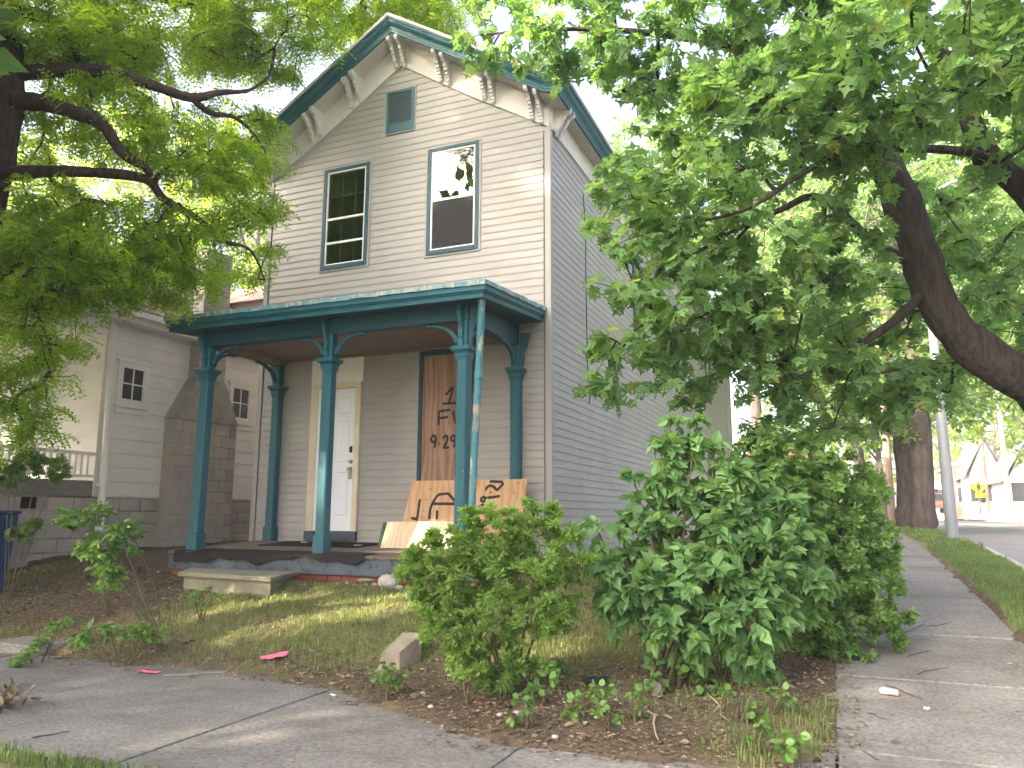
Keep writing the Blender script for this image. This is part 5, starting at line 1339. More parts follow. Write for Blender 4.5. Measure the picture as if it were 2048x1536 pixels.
ML = [(1350, 410, 6.5, .72), (1310, 560, 6.4, .55), (1265, 670, 6.5, .46), (1230, 780, 6.5, .26), (1420, 620, 6.6, .6), (1560, 560, 6.5, .7), (1480, 260, 6.5, .8), (1640, 200, 6, .8), (1800, 120, 5.5, .8), (1950, 60, 4.6, .7), (1990, 200, 5, .45),
      (2010, 520, 7.9, .6), (1740, 640, 7.9, .6), (1610, 740, 6.8, .6), (1450, 770, 6.8, .5), (1340, 760, 6.7, .38), (1750, 800, 7.4, .6), (1340, 110, 7, .75), (1170, 60, 7.3, .65), (1020, 40, 7.5, .4), (940, 110, 7.75, .24), (1120, 150, 7.8, .18), (1900, 740, 8.0, .5), (1660, 440, 6.4, .5), (1900, 400, 8.2, .6), (1950, 620, 8.2, .5),
      (1500, -180, 6.6, .9), (1850, -180, 5.5, .9), (1200, -120, 7.2, .7), (2230, 250, 6, .9), (2230, 550, 6.2, .8), (2200, -50, 5, .8), (1620, 880, 7.6, .3), (1560, 30, 6.6, .7), (1380, 700, 6.8, .5), (1490, 690, 7.0, .5), (1500, 820, 7.1, .4), (1300, 480, 6.6, .45), (1420, 520, 7.2, .5), (1600, 640, 7.4, .5), (1330, 330, 7.0, .5), (1250, 420, 7.0, .3), (1075, 120, 8.6, .3), (1320, 190, 8.1, .5), (990, 0, 8.5, .45), (1990, 350, 8.6, .6), (1960, 500, 9, .6), (2020, 660, 9, .55), (1820, 760, 8.6, .5), (1700, 560, 8.4, .55), (1860, 250, 8.4, .5)]
at_m = keep_out(blobs(ML, 26, rng, (1.1, 1.1, 0.62)))
tree('maple_tree', (5.35, -2.6, -0.9), 'big maple leaning over the sidewalk with large lobed leaves', lm, at_m, 'maple', L_maple, m_bark2, 13, 0.122, rng, r_tip=0.0032, seg=0.2, arch=0.06, up=0.8, droop=0.35, spread=0.10, start=0.25, rmax=0.022)

# --- feathery locust at the left
rng = np.random.default_rng(5)
tb = Vector((-6.5, -3.6, 0)); tb.z = gz(tb.x, tb.y) - 0.1
ll = [[(tuple(tb), 0.42), ((-6.45, -3.6, 0.6), 0.33), (W3(-62, 640, 9.0), 0.25), (W3(-36, 420, 9.1), 0.235), (W3(-2, 250, 9.2), 0.225), (W3(4, 130, 9.3), 0.22), (W3(-10, 20, 9.4), 0.22), (W3(-30, -180, 9.6), 0.18), (W3(40, -420, 9.8), 0.12), (W3(140, -700, 10), 0.05)],
      [(W3(15, 145, 9.3), 0.12)] + mp([(90, 140, 9.3, 0.095), (200, 143, 9.4, 0.082), (290, 165, 9.6, 0.072), (380, 195, 9.8, 0.058), (440, 185, 10, 0.04), (500, 180, 10.3, 0.022), (540, 150, 10.6, 0.012)]),
      [(W3(380, 193, 9.8), 0.05)] + mp([(420, 225, 10, 0.036), (470, 235, 10.2, 0.026), (510, 270, 10.4, 0.012)]),
      [(W3(14, 200, 9.2), 0.12)] + mp([(80, 205, 9.1, 0.095), (150, 225, 9.1, 0.082), (205, 250, 9.1, 0.074), (245, 305, 9.15, 0.062), (290, 335, 9.2, 0.05), (300, 350, 9.3, 0.036)]),
      [(W3(-8, 350, 9.1), 0.09)] + mp([(90, 343, 9.1, 0.066), (190, 345, 9.2, 0.062), (290, 358, 9.3, 0.058), (330, 400, 9.5, 0.05), (400, 440, 9.7, 0.042), (440, 480, 9.9, 0.032), (500, 500, 10.1, 0.018), (530, 560, 10.2, 0.01)]),
      [(W3(310, 362, 9.35), 0.036)] + mp([(340, 330, 9.5, 0.026), (400, 330, 9.8, 0.016), (460, 300, 10, 0.01)]),
      [(W3(0, 30, 9.4), 0.12)] + mp([(80, 30, 9.5, 0.08), (130, 60, 9.6, 0.06), (160, 130, 9.5, 0.03), (185, 200, 9.4, 0.014)]),
      [(W3(-30, -170, 9.6), 0.10)] + mp([(150, -260, 9.3, 0.07), (400, -330, 8.9, 0.05), (620, -400, 8.7, 0.03), (780, -450, 8.6, 0.012)]),  # high limb out of frame, added with its leaf blobs to shade the facade
      [(W3(-30, -150, 9.6), 0.10)] + mp([(150, -60, 10, 0.075), (330, 0, 10.8, 0.05), (520, 20, 11.8, 0.03), (700, -20, 12.8, 0.015)]),
      [(W3(-30, 560, 9.0), 0.06)] + mp([(30, 560, 8.7, 0.035), (80, 640, 8.5, 0.02), (110, 740, 8.5, 0.01)])]
LL = [(100, 40, 9.5, 1.0), (330, 40, 10.5, 1.1), (540, 70, 11.5, 1.1), (760, 0, 12.5, 1.2), (230, 240, 9.6, .7), (380, 310, 9.8, .7), (110, 420, 9.1, .6), (250, 470, 9.2, .62), (430, 400, 10, .6), (400, 530, 9.9, .45), (490, 540, 10.3, .36), (60, 560, 8.8, .6), (40, 680, 8.5, .5), (105, 745, 8.5, .36), (150, 620, 8.9, .30), (270, 585, 9.4, .32), (480, 250, 10.8, .6), (470, 330, 10.3, .55), (40, 250, 9.9, .7), (180, 130, 10.2, .8),
      (60, 480, 9.0, .5), (170, 540, 9.0, .42), (330, 560, 9.5, .36), (20, 780, 8.4, .4), (130, 690, 8.6, .3), (90, 860, 8.3, .22), (440, 590, 10.0, .25), (250, 545, 9.2, .36), (350, 515, 9.6, .38), (160, 470, 9.0, .42), (300, 430, 9.4, .4), (60, 820, 8.4, .25), (120, 520, 8.9, .45), (215, 575, 9.0, .36), (300, 500, 9.3, .42), (400, 470, 9.7, .42), (180, 600, 9.0, .28), (30, 600, 8.7, .45), (20, 900, 8.3, .2), (340, 600, 9.6, .2), (40, 620, 8.4, .4), (100, 665, 8.4, .32), (30, 740, 8.3, .36), (90, 805, 8.3, .26), (20, 845, 8.2, .26), (90, 470, 8.5, .42), (200, 510, 8.6, .42), (290, 560, 8.9, .34), (150, 560, 8.5, .36), (370, 560, 9.3, .34), (60, 540, 8.3, .4), (250, 470, 8.8, .4), (520, 420, 10.8, .45), (510, 480, 10.6, .35), (60, -200, 9.8, .8), (350, -230, 10.5, 1.1), (-200, 200, 9.5, .6), (640, -180, 12, 1.0), (480, -260, 8.7, .8), (620, -320, 8.6, .8), (760, -380, 8.6, .8), (480, -480, 9, .9), (700, -560, 9, .9), (870, 40, 13.5, .7)]
at_l = keep_out(blobs(LL, 38, rng, (1.15, 1.15, 0.7)))
tree('locust_tree', tuple(tb), 'feathery leaved locust tree with long dark limbs beside the white house', ll, at_l, 'pinnate', L_locust, m_bark1, 12, 0.19, rng, r_tip=0.0036, seg=0.25, arch=0.12, up=0.9, droop=0.55, spread=0.07, start=0.1, rmax=0.025)

# --- trees behind: crowns of leaf sprays on real limbs
def back_tree(seed, x, y, h, rad, label, leafm, n_attr=240, per=26, size=0.2, lo=0.30, kind='quad', trunk=0.28, squash=1.0, group=None, bark=None, gaps=True, name='back_or_added_tree', zb=None, clear=False):
    rng = np.random.default_rng(seed)
    z0 = gz(x, y) - 0.1 if zb is None else zb
    limbs = [[((x, y, z0), trunk * 1.3), ((x + .1, y, z0 + h * 0.12), trunk), ((x - .05, y + .1, z0 + h * 0.35), trunk * 0.8), ((x + .1, y, z0 + h * 0.62), trunk * 0.5), ((x, y, z0 + h * 0.88), trunk * 0.15)]]
    for k in range(8):
        a = k * 2.4 + seed; f = 0.28 + 0.07 * k
        p0 = Vector((x, y, z0 + h * f)); q = Vector((x + math.cos(a) * rad * 0.7, y + math.sin(a) * rad * 0.7, z0 + h * (f + 0.2)))
        m = p0.lerp(q, 0.5) + Vector((0, 0, h * 0.03)); limbs.append([(tuple(p0), trunk * 0.38), (tuple(m), trunk * 0.22), (tuple(q), trunk * 0.07)])
    c = (x, y, z0 + h * (lo + 1) / 2)
    P = ball(c, 1.0, n_attr, rng, (rad, rad, h * (1 - lo) / 2 * squash), 0.25)
    P = P + (np.random.default_rng(seed + 1).normal(size=P.shape)) * 0.35
    P = keep_out(P)
    if clear: P = P[P[:, 1] < -5.2]
    return tree(name, (x, y, z0), label, limbs, P, kind, leafm, bark or m_bark3, per, size, rng, group, seg=0.6, r_tip=0.012, arch=0.08, spread=0.38, start=0.35, up=0.7, droop=0.15, flat=0.8, rmax=0.12, sides=4, gaps=gaps, clear=clear)
grp = 'leafy trees beyond the houses'
lb = ('leafy tree rising behind the far side of the white house', 'tallest leafy tree rising behind the white house roof ridge', 'leafy tree rising between the white house and taupe house')
for k, (u, Y, h, rad, na) in enumerate(((-60, 19, 23, 6.0, 560), (230, 24, 27, 7, 660), (480, 21, 22, 5.0, 520))):
    p = px(u, 1000, Y=Y); back_tree(31 + k, p.x, Y, h, rad, lb[k], L_back, na, 34, 0.26, group=grp, zb=-0.3)
p = px(690, 1000, Y=34); back_tree(36, p.x, 34, 27, 7, 'tall tree rising behind the taupe house gable', L_back, 260, 24, 0.32, zb=-0.2)
for k, (u, Y, h, rad, na, lo) in enumerate(((1520, 29, 24, 6.0, 560, 0.14), (1720, 36, 26, 7, 600, 0.14), (1290, 33, 24, 5.5, 380, 0.25))):
    p = px(u, 1000, Y=Y); back_tree(41 + k, p.x, Y, h, rad, ('leafy tree between the brick building and the taupe house rear', 'tallest leafy tree behind the lobed shrub and long brick building', 'leafy tree straight behind the rear roof of the taupe house')[k], L_maple_far, na, 26, 0.28, lo, group='trees behind the taupe house', zb=-0.1)
for k, (u, Y, h, rad) in enumerate(((2085, 58, 18, 5.5), (2000, 95, 17, 7), (1890, 100, 17, 6), (1765, 60, 16, 5), (2170, 70, 19, 7), (2100, 30, 17, 5.5), (2230, 22, 17, 5))):
    p = px(u, 1000, Y=Y); back_tree(51 + k, p.x, Y, h, rad, ('sunlit tree beside the low white gabled house', 'wide sunlit tree behind the tall white gabled house', 'sunlit tree behind the white shop front', 'small sunlit tree behind the green street sign', 'sunlit tree far behind the low white gabled house', 'full leafy tree across the road behind the pale utility pole', 'full leafy tree across the road nearest the corner')[k], L_back if k < 5 else L_maple_far, 190 if k < 5 else 560, 26, 0.42 if k < 5 else 0.3, 0.2 if k < 5 else 0.26, group='trees at the far end of the street', zb=0.0)
# twin trunk tree on the verge
rng = np.random.default_rng(77)
v0 = px(1848, 1066, Y=13.2); v1 = px(1815, 1050, Y=15.2)
def vt(seed, b0_, us, label, rbase, rad, h, na):
    rng = np.random.default_rng(seed)
    pts = [((b0_.x, b0_.y, b0_.z - 0.25), rbase * 1.35), ((b0_.x, b0_.y, b0_.z + 0.12), rbase * 1.1)] + [(tuple(px(u, v, Y=b0_.y + dy)), r_) for u, v, dy, r_ in us]
    tp = Vector(pts[-1][0]); limbs = [pts]
    for k in range(9):
        a = k * 2.4 + seed; f = 0.35 + 0.07 * k
        p0 = Vector(pts[3][0]).lerp(tp, min(1, 0.05 + 0.1 * k)); q = p0 + Vector((math.cos(a) * rad * 0.8, math.sin(a) * rad * 0.8, 0.9))
        limbs.append([(tuple(p0), rbase * 0.35), (tuple(p0.lerp(q, 0.5) + Vector((0, 0, .5))), rbase * 0.2), (tuple(q), rbase * 0.06)])
    z1 = b0_.z
    P = ball((b0_.x - 0.3, b0_.y, z1 + h * 0.62), 1.0, na, rng, (rad, rad, h * 0.42), 0.2)
    P = P[(P[:, 2] > z1 + 1.9)]
    return tree('street_tree', tuple(b0_), label, limbs, P, 'quad', L_maple_far, m_bark3, 30, 0.16, rng, seg=0.5, r_tip=0.008, arch=0.05, spread=0.3, start=0.3, up=0.7, droop=0.3, rmax=0.09, sides=4)
vt(78, v0, [(1847, 1000, 0, 0.27), (1843, 900, 0, 0.25), (1838, 800, 0, 0.235), (1830, 690, 0.1, 0.21), (1815, 560, 0.2, 0.2), (1800, 380, 0.3, 0.12)], 'thick furrowed trunk tree on the verge by the lamp pole', 0.29, 4.4, 10.5, 460)
vt(79, v1, [(1812, 1000, 0, 0.24), (1806, 900, 0, 0.22), (1797, 800, 0, 0.20), (1783, 690, 0, 0.18), (1765, 560, 0, 0.2), (1740, 400, 0, 0.12)], 'reddish brown trunk tree just behind the furrowed verge tree', 0.27, 4.4, 11, 430)
# out of frame trees; those in the loop are added to block the sun
for sd, x, y, h, rad, lo, na, lab in ((67, -10.4, -7.5, 11.5, 2.5, 0.3, 420, 'slim unseen tree added to shade the upper left facade'), (61, -5.2, -7.5, 9.1, 2.5, 0.36, 600, 'spreading unseen tree added to shade the right of the facade'), (62, -16.5, -7.4, 12, 5.0, 0.1, 460, 'tall unseen tree added up the street edge for shade'),
                               (64, -11.0, -18.8, 8.2, 4.6, 0.12, 300, 'broad unseen tree added across the street to shade the sidewalk'), (66, -6.9, -19.6, 17, 3.6, 0.15, 520, 'dense unseen tree added across the street to shade the maple'), (65, -16.3, -19.8, 19.5, 3.9, 0.2, 560, 'tall unseen tree added across the street to shade the facade')):
    back_tree(sd, x, y, h, rad, lab, L_maple_far, na, 30, 0.34, lo, clear=True)
back_tree(63, 1.5, -24.0, 10, 4.0, 'round tree across the front street opposite the house', L_maple_far, 160, 24, 0.3, 0.2, zb=-1.0)

# --- shrubs
def shrub(name, base, label, stems, attr, kind, leafm, per, size, seed, cat='shrub', group=None, tips=None, **kw):
    rng = np.random.default_rng(seed)
    t = thing(name, base, label, cat, group)
    A, r_, ch_, nl = grow(stems, attr, rng, seg=kw.get('seg', 0.08), r_tip=kw.get('r_tip', 0.0018), arch=kw.get('arch', 0.0), wob=0.08, rmax=0.012)
    limb_mesh('stems', stems, m_stem, t, 7)
    twig_mesh('twigs', A, r_, ch_, m_stem, t, 4)
    foliate(A, ch_, nl, rng, per, size, kind, leafm, t, 'foliage', **{k: v for k, v in kw.items() if k in ('start', 'up', 'droop', 'spread', 'jit', 'flat', 'out')}, gaps=False)
    if tips:
        ends = np.array([A[c[-1]] for c in ch_]); k = rng.random(len(ends)) < tips[0]; E_ = np.repeat(ends[k], 4, axis=0)
        D = nrm_(np.array([0, 0, 0.9]) + rng.normal(size=E_.shape) * 0.55)
        o = leaves_mesh('young_tips', kind, E_, D, rng.normal(size=E_.shape) + np.array([0, 0, 0.6]), np.full(len(E_), tips[1]) * rng.uniform(0.6, 1.1, len(E_)), L_tip, t, False); o['kind'] = 'stuff'
    return t
def stems_from(base, ends, r0=0.012, spread=0.08, rng=random.Random(3)):
    out = []
    for e in ends:
        e = Vector(e); b0_ = Vector(base) + Vector((rng.uniform(-spread, spread), rng.uniform(-spread, spread), -0.03))
        m = b0_.lerp(e, 0.5) + Vector((rng.uniform(-.05, .05), rng.uniform(-.05, .05), 0.05))
        out.append([(tuple(b0_), r0), (tuple(m), r0 * 0.7), (tuple(e), r0 * 0.3)])
    return out
def lumpy(L, rng, n, squash=(1, 1, 1), shell=0.45):
    tot = sum(r_ ** 2 for *_, r_ in L)
    return np.concatenate([ball(c, r_, max(6, int(n * r_ * r_ / tot)), rng, squash, shell) for (*c, r_) in L])
# privet in the middle
rng = np.random.default_rng(101)
pbx, pby = 1.22, -4.25; pz = gz(pbx, pby); tP = (Vector((pbx, pby, pz)) - C0).dot(FWD)
def at_depth(L, t0): return [(*W3(u, v, t0 + dt), r_) for u, v, dt, r_ in L]
PL = at_depth([(985, 1085, 0.1, .26), (900, 1120, 0, .24), (1080, 1100, 0.1, .26), (850, 1135, 0, .15), (1130, 1090, 0.15, .16), (960, 1190, -.15, .30), (1060, 1200, -.1, .28), (900, 1230, -.1, .24), (980, 1290, -.1, .24), (1090, 1160, .35, .3), (960, 1120, .4, .3), (1000, 1345, -.12, .14), (1010, 1060, .1, .16), (1045, 1040, .15, .10), (1120, 1045, .15, .10), (925, 1060, 0.05, .10), (860, 1180, 0, .16), (870, 1250, -.05, .14), (940, 1320, -.1, .16), (1050, 1300, -.1, .18), (1110, 1230, 0, .16), (830, 1120, 0, .10), (1000, 1385, -.12, .09), (868, 1078, 0, .05), (1150, 1062, .1, .06), (1062, 1012, .1, .05), (938, 1034, 0, .05), (808, 1150, 0, .05), (1172, 1120, .1, .05), (1100, 1020, .1, .05), (840, 1195, 0, .05)], tP)
aP = lumpy(PL, rng, 640, shell=0.3)
shrub('privet_bush', (pbx, pby, pz), 'rounded light green privet bush in front of the porch corner', stems_from((pbx, pby, pz), [W3(u, v, tP + d) for u, v, d in ((900, 1130, 0), (960, 1080, .1), (1020, 1060, .2), (1080, 1090, .1), (1000, 1200, -.1), (930, 1220, -.1), (1070, 1190, -.1), (1100, 1130, .2))], 0.011), aP, 'narrow', L_privet, 48, 0.045, 102, seg=0.07, spread=0.018, start=0.02, up=0.5, droop=-0.25, out=0.9)
# low vine skirts under the privet
rng = np.random.default_rng(103)
# rose of sharon
hx, hy = 2.15, -3.55; hz = gz(hx, hy); tH = (Vector((hx, hy, hz)) - C0).dot(FWD)
HL = at_depth([(1330, 1120, 0, .30), (1430, 1060, .1, .32), (1500, 1120, 0, .34), (1400, 1200, -.2, .34), (1500, 1230, -.2, .30), (1300, 1220, -.2, .24), (1360, 990, .2, .24), (1470, 980, .2, .26), (1560, 1060, .2, .30), (1590, 1180, .1, .28), (1250, 1190, -.1, .16), (1420, 1300, -.15, .18), (1510, 1310, -.1, .18), (1220, 1140, 0, .12), (1330, 910, .2, .10), (1380, 900, .25, .10), (1270, 1040, .1, .10)], tH)
aH = lumpy(HL, rng, 340, shell=0.3)
shoots = [(1340, 835, .2), (1395, 840, .25), (1265, 950, .1), (1190, 1050, .05), (1220, 1130, 0), (1310, 960, .15), (1430, 890, .2), (1345, 1050, 0), (1450, 1010, 0), (1520, 1030, .1), (1575, 1000, .2), (1390, 1150, -.2), (1480, 1170, -.2), (1300, 1180, -.1), (1240, 1060, 0)]
shrub('rose_of_sharon', (hx, hy, hz), 'broad dark green shrub with tall upright leafy shoots', stems_from((hx, hy, hz), [W3(u, v, tH + d) for u, v, d in shoots], 0.014, 0.15), np.concatenate([aH, np.array([W3(u + du, v + dv, tH + d) for u, v, d in shoots for du, dv in ((0, 0), (8, 45), (-9, 90), (10, 140))])]), 'hib', L_hib, 15, 0.10, 104, seg=0.10, spread=0.03, start=0.05, up=0.75, droop=0.15, tips=(0.30, 0.07))
# viburnum behind
rng = np.random.default_rng(105)
vx, vy = 2.55, -2.35; vz = gz(vx, vy); tV = (Vector((vx, vy, vz)) - C0).dot(FWD)
VL = at_depth([(1540, 930, 0, .30), (1600, 980, 0, .32), (1500, 960, 0, .26), (1560, 1040, 0, .34), (1620, 920, .3, .30), (1530, 890, .1, .18), (1640, 1060, .2, .30), (1680, 960, .6, .34), (1720, 1010, .8, .32)], tV)
shrub('viburnum_shrub', (vx, vy, vz), 'lobed leaf shrub standing behind the broad dark green shrub', stems_from((vx, vy, vz), [c[:3] for c in VL], 0.013, 0.12), lumpy(VL, rng, 150, shell=0.25), 'maple', L_honey, 14, 0.105, 106, seg=0.12, spread=0.05, start=0.1, up=0.7, droop=0.35)
# honeysuckle at the walk
rng = np.random.default_rng(107)
kx, ky = 3.05, -2.35; kz = gz(kx, ky); tK = (Vector((kx, ky, kz)) - C0).dot(FWD)
KL = at_depth([(1690, 1060, .3, .34), (1650, 1130, 0, .34), (1720, 1140, .1, .32), (1740, 1080, .4, .26), (1690, 1220, -.1, .34), (1620, 1230, -.2, .28), (1750, 1210, .1, .22), (1700, 1290, -.2, .20), (1770, 1260, 0, .14), (1640, 1300, -.2, .16), (1760, 1140, .3, .18), (1780, 1235, 0, .10), (1800, 1172, .1, .05), (1815, 1232, 0, .05), (1798, 1285, -.05, .05), (1742, 1002, .4, .07), (1692, 962, .3, .08), (1780, 1120, .3, .06), (1640, 1030, .2, .12)], tK)
shrub('honeysuckle_bush', (kx, ky, kz), 'dense small leaved bush bulging over the side sidewalk', stems_from((kx, ky, kz), [c[:3] for c in KL[:10]], 0.012, 0.12), lumpy(KL, rng, 430), 'ovate', L_honey, 34, 0.048, 108, seg=0.08, spread=0.022, start=0.05, up=0.6, droop=0.1)
# hedge further along the walk
rng = np.random.default_rng(109)
for k, (x, y) in enumerate(((2.75, 0.2), (2.7, 3.0))):
    z0 = gz(x, y); L = [(x, y, z0 + .6, .5), (x + .1, y + .5, z0 + .9, .5), (x - .2, y - .4, z0 + 1.2, .45), (x, y + .2, z0 + 1.55, .35)]
    shrub('side_shrub', (x, y, z0), ('leafy shrub along the side yard behind the dense bush', 'leafy shrub furthest along the side yard by the walk')[k], stems_from((x, y, z0), [c[:3] for c in L], 0.014, 0.15), lumpy(L, rng, 170), 'ovate', L_honey, 24, 0.075, 110 + k, seg=0.12, spread=0.04, start=0.05)
# left saplings
def sapling(seed, u, v, Z, ends, label, size, per=10, kind='ovate', leafm=None, n=3, name='sapling', blob=0.09):
    b0_ = px(u, v, Z=Z); b0_.z = gz(b0_.x, b0_.y); rng = np.random.default_rng(seed); t0 = (b0_ - C0).dot(FWD)
    ee = [px(a, c, t=t0 + d) for a, c, d in ends]
    at = np.concatenate([ball(tuple(e), blob, n, rng, (1, 1, .8), 0.2) for e in ee])
    return shrub(name, tuple(b0_), label, stems_from(tuple(b0_), ee, 0.007, 0.03), at, kind, leafm or L_weed, per, size, seed, seg=0.06, spread=0.02, start=0.2, up=0.6, cat='plant')
sapling(120, 330, 1262, -0.72, [(235, 1060, .0), (195, 1085, .0), (160, 1040, .05), (130, 1035, .1), (250, 1100, .1), (215, 1130, 0), (190, 1030, .1), (262, 1062, .2), (180, 1100, -.1), (225, 1160, 0)], 'leaning broken sapling with bare stems over the left mulch', 0.055, 15, n=10, blob=0.13)
sapling(121, 225, 1215, -0.66, [(205, 1150, 0), (235, 1165, 0), (190, 1175, 0), (215, 1110, .1)], 'bright leafy sprout under the leaning broken sapling', 0.05, 10, n=5)
sapling(122, 405, 1235, -0.68, [(395, 1180, 0), (430, 1185, 0), (410, 1205, 0), (380, 1195, 0)], 'small leafy sprout in front of the concrete step', 0.04, 10, n=4)
sapling(123, 240, 1290, -0.78, [(215, 1260, 0), (255, 1265, 0), (180, 1270, 0), (290, 1262, .05), (160, 1285, 0), (310, 1270, .1)], 'low spreading leafy weed in the left mulch bed', 0.06, 9, n=5)
sapling(124, 75, 1300, -0.85, [(110, 1255, .1), (85, 1285, 0), (60, 1310, -.1), (45, 1325, -.15), (125, 1240, .1)], 'trailing green weed creeping onto the left sidewalk', 0.045, 12, n=6)
sapling(125, 95, 1135, -0.55, [(70, 1095, 0), (110, 1105, 0), (85, 1110, 0)], 'yellow leaved shrub beside the planter pedestal', 0.06, 14, n=9, leafm=L_yellow, blob=0.12)
sapling(126, 15, 1200, -0.62, [(40, 930, .2), (80, 920, .3), (20, 950, 0), (110, 935, .3), (60, 1060, .3)], 'dark leafy young maple standing at the left edge of the yard', 0.085, 12, kind='maple', leafm=L_maple_far, n=9, blob=0.20, name='young_maple')
sapling(127, 260, 1070, -0.35, [(250, 1050, 0), (262, 1040, 0), (245, 1062, 0)], 'thin young shoot before the block foundation', 0.04, 8, n=4)
# weeds by the bushes
wl = [(940, 1405, .05), (1010, 1395, .07), (1075, 1415, .06), (1115, 1395, .05), (1160, 1440, .05), (1190, 1430, .05), (1265, 1445, .045), (1330, 1395, .06), (1385, 1385, .07), (1410, 1405, .06), (790, 1385, .05), (770, 1395, .05), (1050, 1450, .05), (1220, 1455, .04), (1550, 1430, .05), (1480, 1445, .05), (1120, 1370, .06), (970, 1360, .06), (860, 1330, .05), (1580, 1520, .06), (1510, 1500, .05)]
for k, (u, v, s) in enumerate(wl):
    rk = random.Random(k); p = px(u, v, Z=-0.9)
    sapling(200 + k, u, v, -0.9, [(u + rk.uniform(-26, 26), v - rk.uniform(14, 62), rk.uniform(-.06, .06)) for _ in range(4)], 'small bright green weed seedling in the mulch below the bushes', s * 0.85, 5, 'round', n=2, name='weed', blob=0.05)['group'] = 'weeds in the mulch below the bushes'
# dry brush heap
rng = np.random.default_rng(140); bp = px(0, 1420, Z=-0.95); db = thing('dry_brush', (bp.x - 0.1, bp.y, -0.95), 'heap of dry brown brush on the sidewalk', 'brush')
n = 170; P = np.array([bp.x - 0.12, bp.y, -0.94]) + rng.normal(size=(n, 3)) * np.array([.11, .10, .03]); P[:, 2] = np.maximum(P[:, 2], -0.945) + rng.uniform(0, .08, n)
leaves_mesh('dry_leaves', 'ovate', P, rng.normal(size=(n, 3)), rng.normal(size=(n, 3)), rng.uniform(.04, .09, n), L_dead, db, False)
b = MB()
for k in range(14):
    c = Vector((bp.x - 0.12 + random.uniform(-.12, .12), bp.y + random.uniform(-.1, .1), -0.93 + random.uniform(0, .05))); d = Vector((random.uniform(-1, 1), random.uniform(-1, 1), random.uniform(-.1, .2))).normalized() * random.uniform(.06, .14)
    c.z = max(c.z, -0.93 + abs(d.z)); b.tube([c - d, c + Vector((0, 0, .01)), c + d], [.004, .004, .002], 5)
b.build('dry_twigs', m_stick, db)

# --- grass and litter
def blades(name, region, dens_fn, per_m2, h, mat, label, seed, extra=1.0, width=0.006):
    rng = np.random.default_rng(seed); x0, x1, y0, y1 = region
    n = int((x1 - x0) * (y1 - y0) * per_m2); x = rng.uniform(x0, x1, n); y = rng.uniform(y0, y1, n)
    k = rng.random(n) < dens_fn(x, y); x, y = x[k], y[k]; n = len(x); z_ = ground_z(x, y)
    hh = h * rng.uniform(0.4, 1.25, n) * (0.6 + 0.8 * vnoise(x, y, 2.2, 12)); a = rng.uniform(0, 2 * math.pi, n); lean = rng.uniform(0.1, 0.75, n)
    dx, dy = np.cos(a), np.sin(a); w = width * rng.uniform(0.7, 1.3, n)
    b0_ = np.stack([x - dy * w, y + dx * w, z_ - 0.01], -1); b1_ = np.stack([x + dy * w, y - dx * w, z_ - 0.01], -1)
    m0 = np.stack([x + dx * lean * hh * 0.4 - dy * w * .7, y + dy * lean * hh * 0.4 + dx * w * .7, z_ + hh * 0.6], -1); m1 = np.stack([x + dx * lean * hh * 0.4 + dy * w * .7, y + dy * lean * hh * 0.4 - dx * w * .7, z_ + hh * 0.6], -1)
    tp = np.stack([x + dx * lean * hh * 1.0, y + dy * lean * hh * 1.0, z_ + hh * (1.0 - 0.25 * lean)], -1)
    V = np.stack([b0_, b1_, m1, m0, tp], 1).reshape(-1, 3); i = np.arange(n) * 5
    F = np.concatenate([np.stack([i, i + 1, i + 2], -1), np.stack([i, i + 2, i + 3], -1), np.stack([i + 3, i + 2, i + 4], -1)])
    return fast_mesh(name, V, F, mat, label=label, cat='grass', kind='stuff')
blades('lawn_grass', (-6.5, 3.4, -5.3, 1.5), lambda x, y: np.where(y < -6.0, 0, grass_density(x, y)) * np.where((y > -1.72) & (x < 0.05), 0, 1), 3000, 0.045, L_grass, 'patchy short grass on the front yard slope', 151, width=0.0035)
blades('side_grass', (0.05, 3.3, 1.5, 9), grass_density, 900, 0.055, L_grass, 'grass along the side wall of the taupe house', 152, width=0.005)
blades('kerb_grass', (-3.2, 1.4, -7.6, -6.2), grass_density, 3600, 0.06, L_verge, 'bright grass strip at the sidewalk near edge', 153, width=0.0032)
blades('verge_grass', (4.70, 5.6, -6.5, 6), verge_density, 3000, 0.05, L_verge, 'mown grass verge between side sidewalk and road', 154, width=0.0035)
blades('verge_grass', (4.70, 5.6, 6, 32), verge_density, 900, 0.09, L_verge, 'mown grass verge further along by the lamp pole', 155, width=0.007)
blades('tall_tufts', (2.3, 3.45, -5.2, -3.6), lambda x, y: grass_density(x, y) * (vnoise(x, y, 4, 20) > 0.45), 700, 0.11, L_verge, 'taller grass tufts at the corner between the walks', 156, width=0.0045)
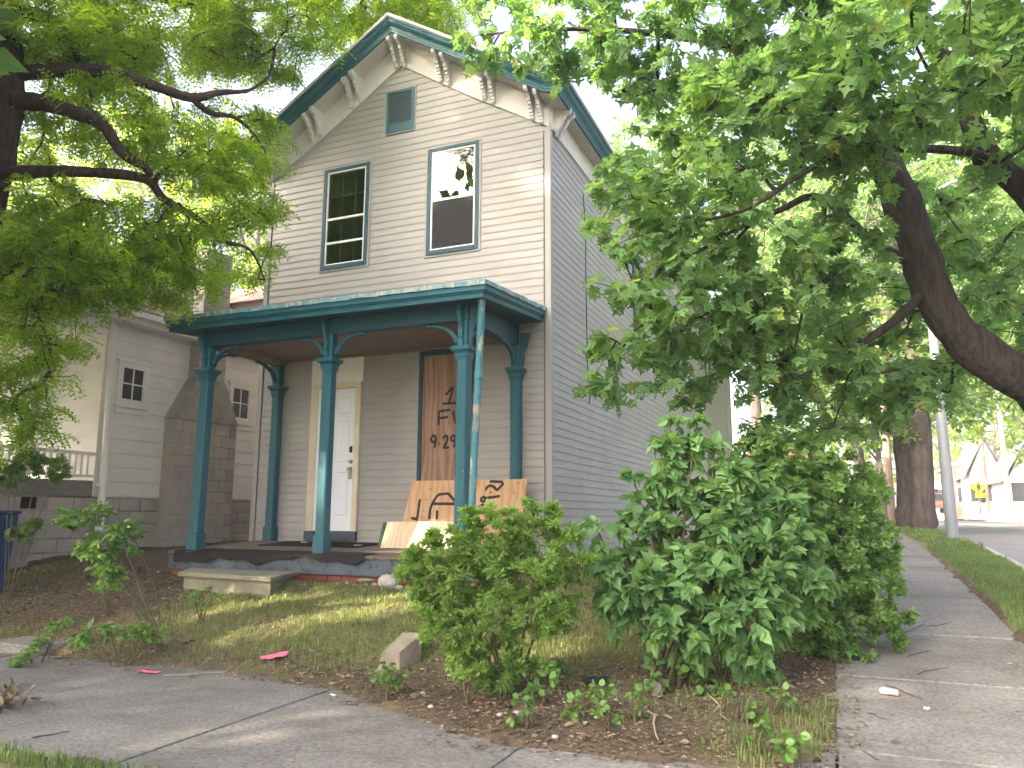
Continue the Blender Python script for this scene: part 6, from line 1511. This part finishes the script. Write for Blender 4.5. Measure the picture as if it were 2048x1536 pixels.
def litter(name, region, n, dens, size, seed, kind, mat, label, cat):
    rng = np.random.default_rng(seed); x0, x1, y0, y1 = region
    x = rng.uniform(x0, x1, n); y = rng.uniform(y0, y1, n); k = rng.random(n) < dens(x, y); x, y = x[k], y[k]; n = len(x)
    s_, hp_ = pave(x, y); z_ = np.where(s_ > 0, hp_, ground_z(x, y)) + rng.uniform(0.004, 0.016, n)
    a = rng.uniform(0, 2 * math.pi, n); D = np.stack([np.cos(a), np.sin(a), rng.uniform(-.15, .25, n)], -1); Nn = np.stack([rng.normal(0, .35, n), rng.normal(0, .35, n), np.ones(n)], -1)
    return leaves_mesh(name, kind, np.stack([x, y, z_], -1), D, Nn, size * rng.uniform(.45, 1.5, n), mat, None, False, label=label, cat=cat, kind='stuff') if False else tag(leaves_mesh(name, kind, np.stack([x, y, z_], -1), D, Nn, size * rng.uniform(.45, 1.5, n), mat, None, False), label, cat, kind='stuff')
def mulch_d(x, y):
    s_, _ = pave(x, y)
    edge = np.where((s_ > 0) & (s_ < 0.34), np.clip(0.34 - s_, 0, .34) * 2.0 * (vnoise(x, y, 4, 31) > 0.4), 0)
    under = (x > -4.65) & (x < 0.05) & (y > -1.7)
    return np.where(under, 0, np.where(s_ > 0, edge, np.clip(1.0 - 0.85 * grass_density(x, y), 0.1, 1)))
litter('wood_chips', (-6.5, 3.4, -5.3, -1.6), 44000, mulch_d, 0.026, 161, 'quad', L_dead, 'brown wood chips and leaf crumbs covering the yard soil', 'mulch')
litter('dead_leaves', (-6.5, 3.6, -5.3, -1.6), 2600, mulch_d, 0.048, 162, 'ovate', L_dead, 'dry brown leaves scattered over the yard soil', 'dead leaves')
litter('leaf_crumbs', (3.3, 4.75, -6, 8), 900, lambda x, y: np.clip(0.9 - 2.2 * np.minimum(np.abs(x - WL), np.abs(x - WR)), 0.03, 1), 0.03, 163, 'ovate', L_dead, 'leaf crumbs along the side sidewalk edges', 'dead leaves')

# thin bright air over the whole street
hm = bpy.data.materials.new('thin_haze'); hm.use_nodes = True; ht = hm.node_tree
ht.nodes.remove(ht.nodes['Principled BSDF'])
pv = N(ht, 'ShaderNodeVolumePrincipled'); pv.inputs['Color'].default_value = (0.96, 0.97, 1.0, 1); pv.inputs['Density'].default_value = 0.0018; pv.inputs['Anisotropy'].default_value = 0.2
ht.links.new(pv.outputs[0], ht.nodes['Material Output'].inputs['Volume'])
hz = MB().box(-430, 430, -430, 430, -2.2, 36).build('haze', hm, label='thin pale summer haze filling the street air', cat='haze', kind='stuff')
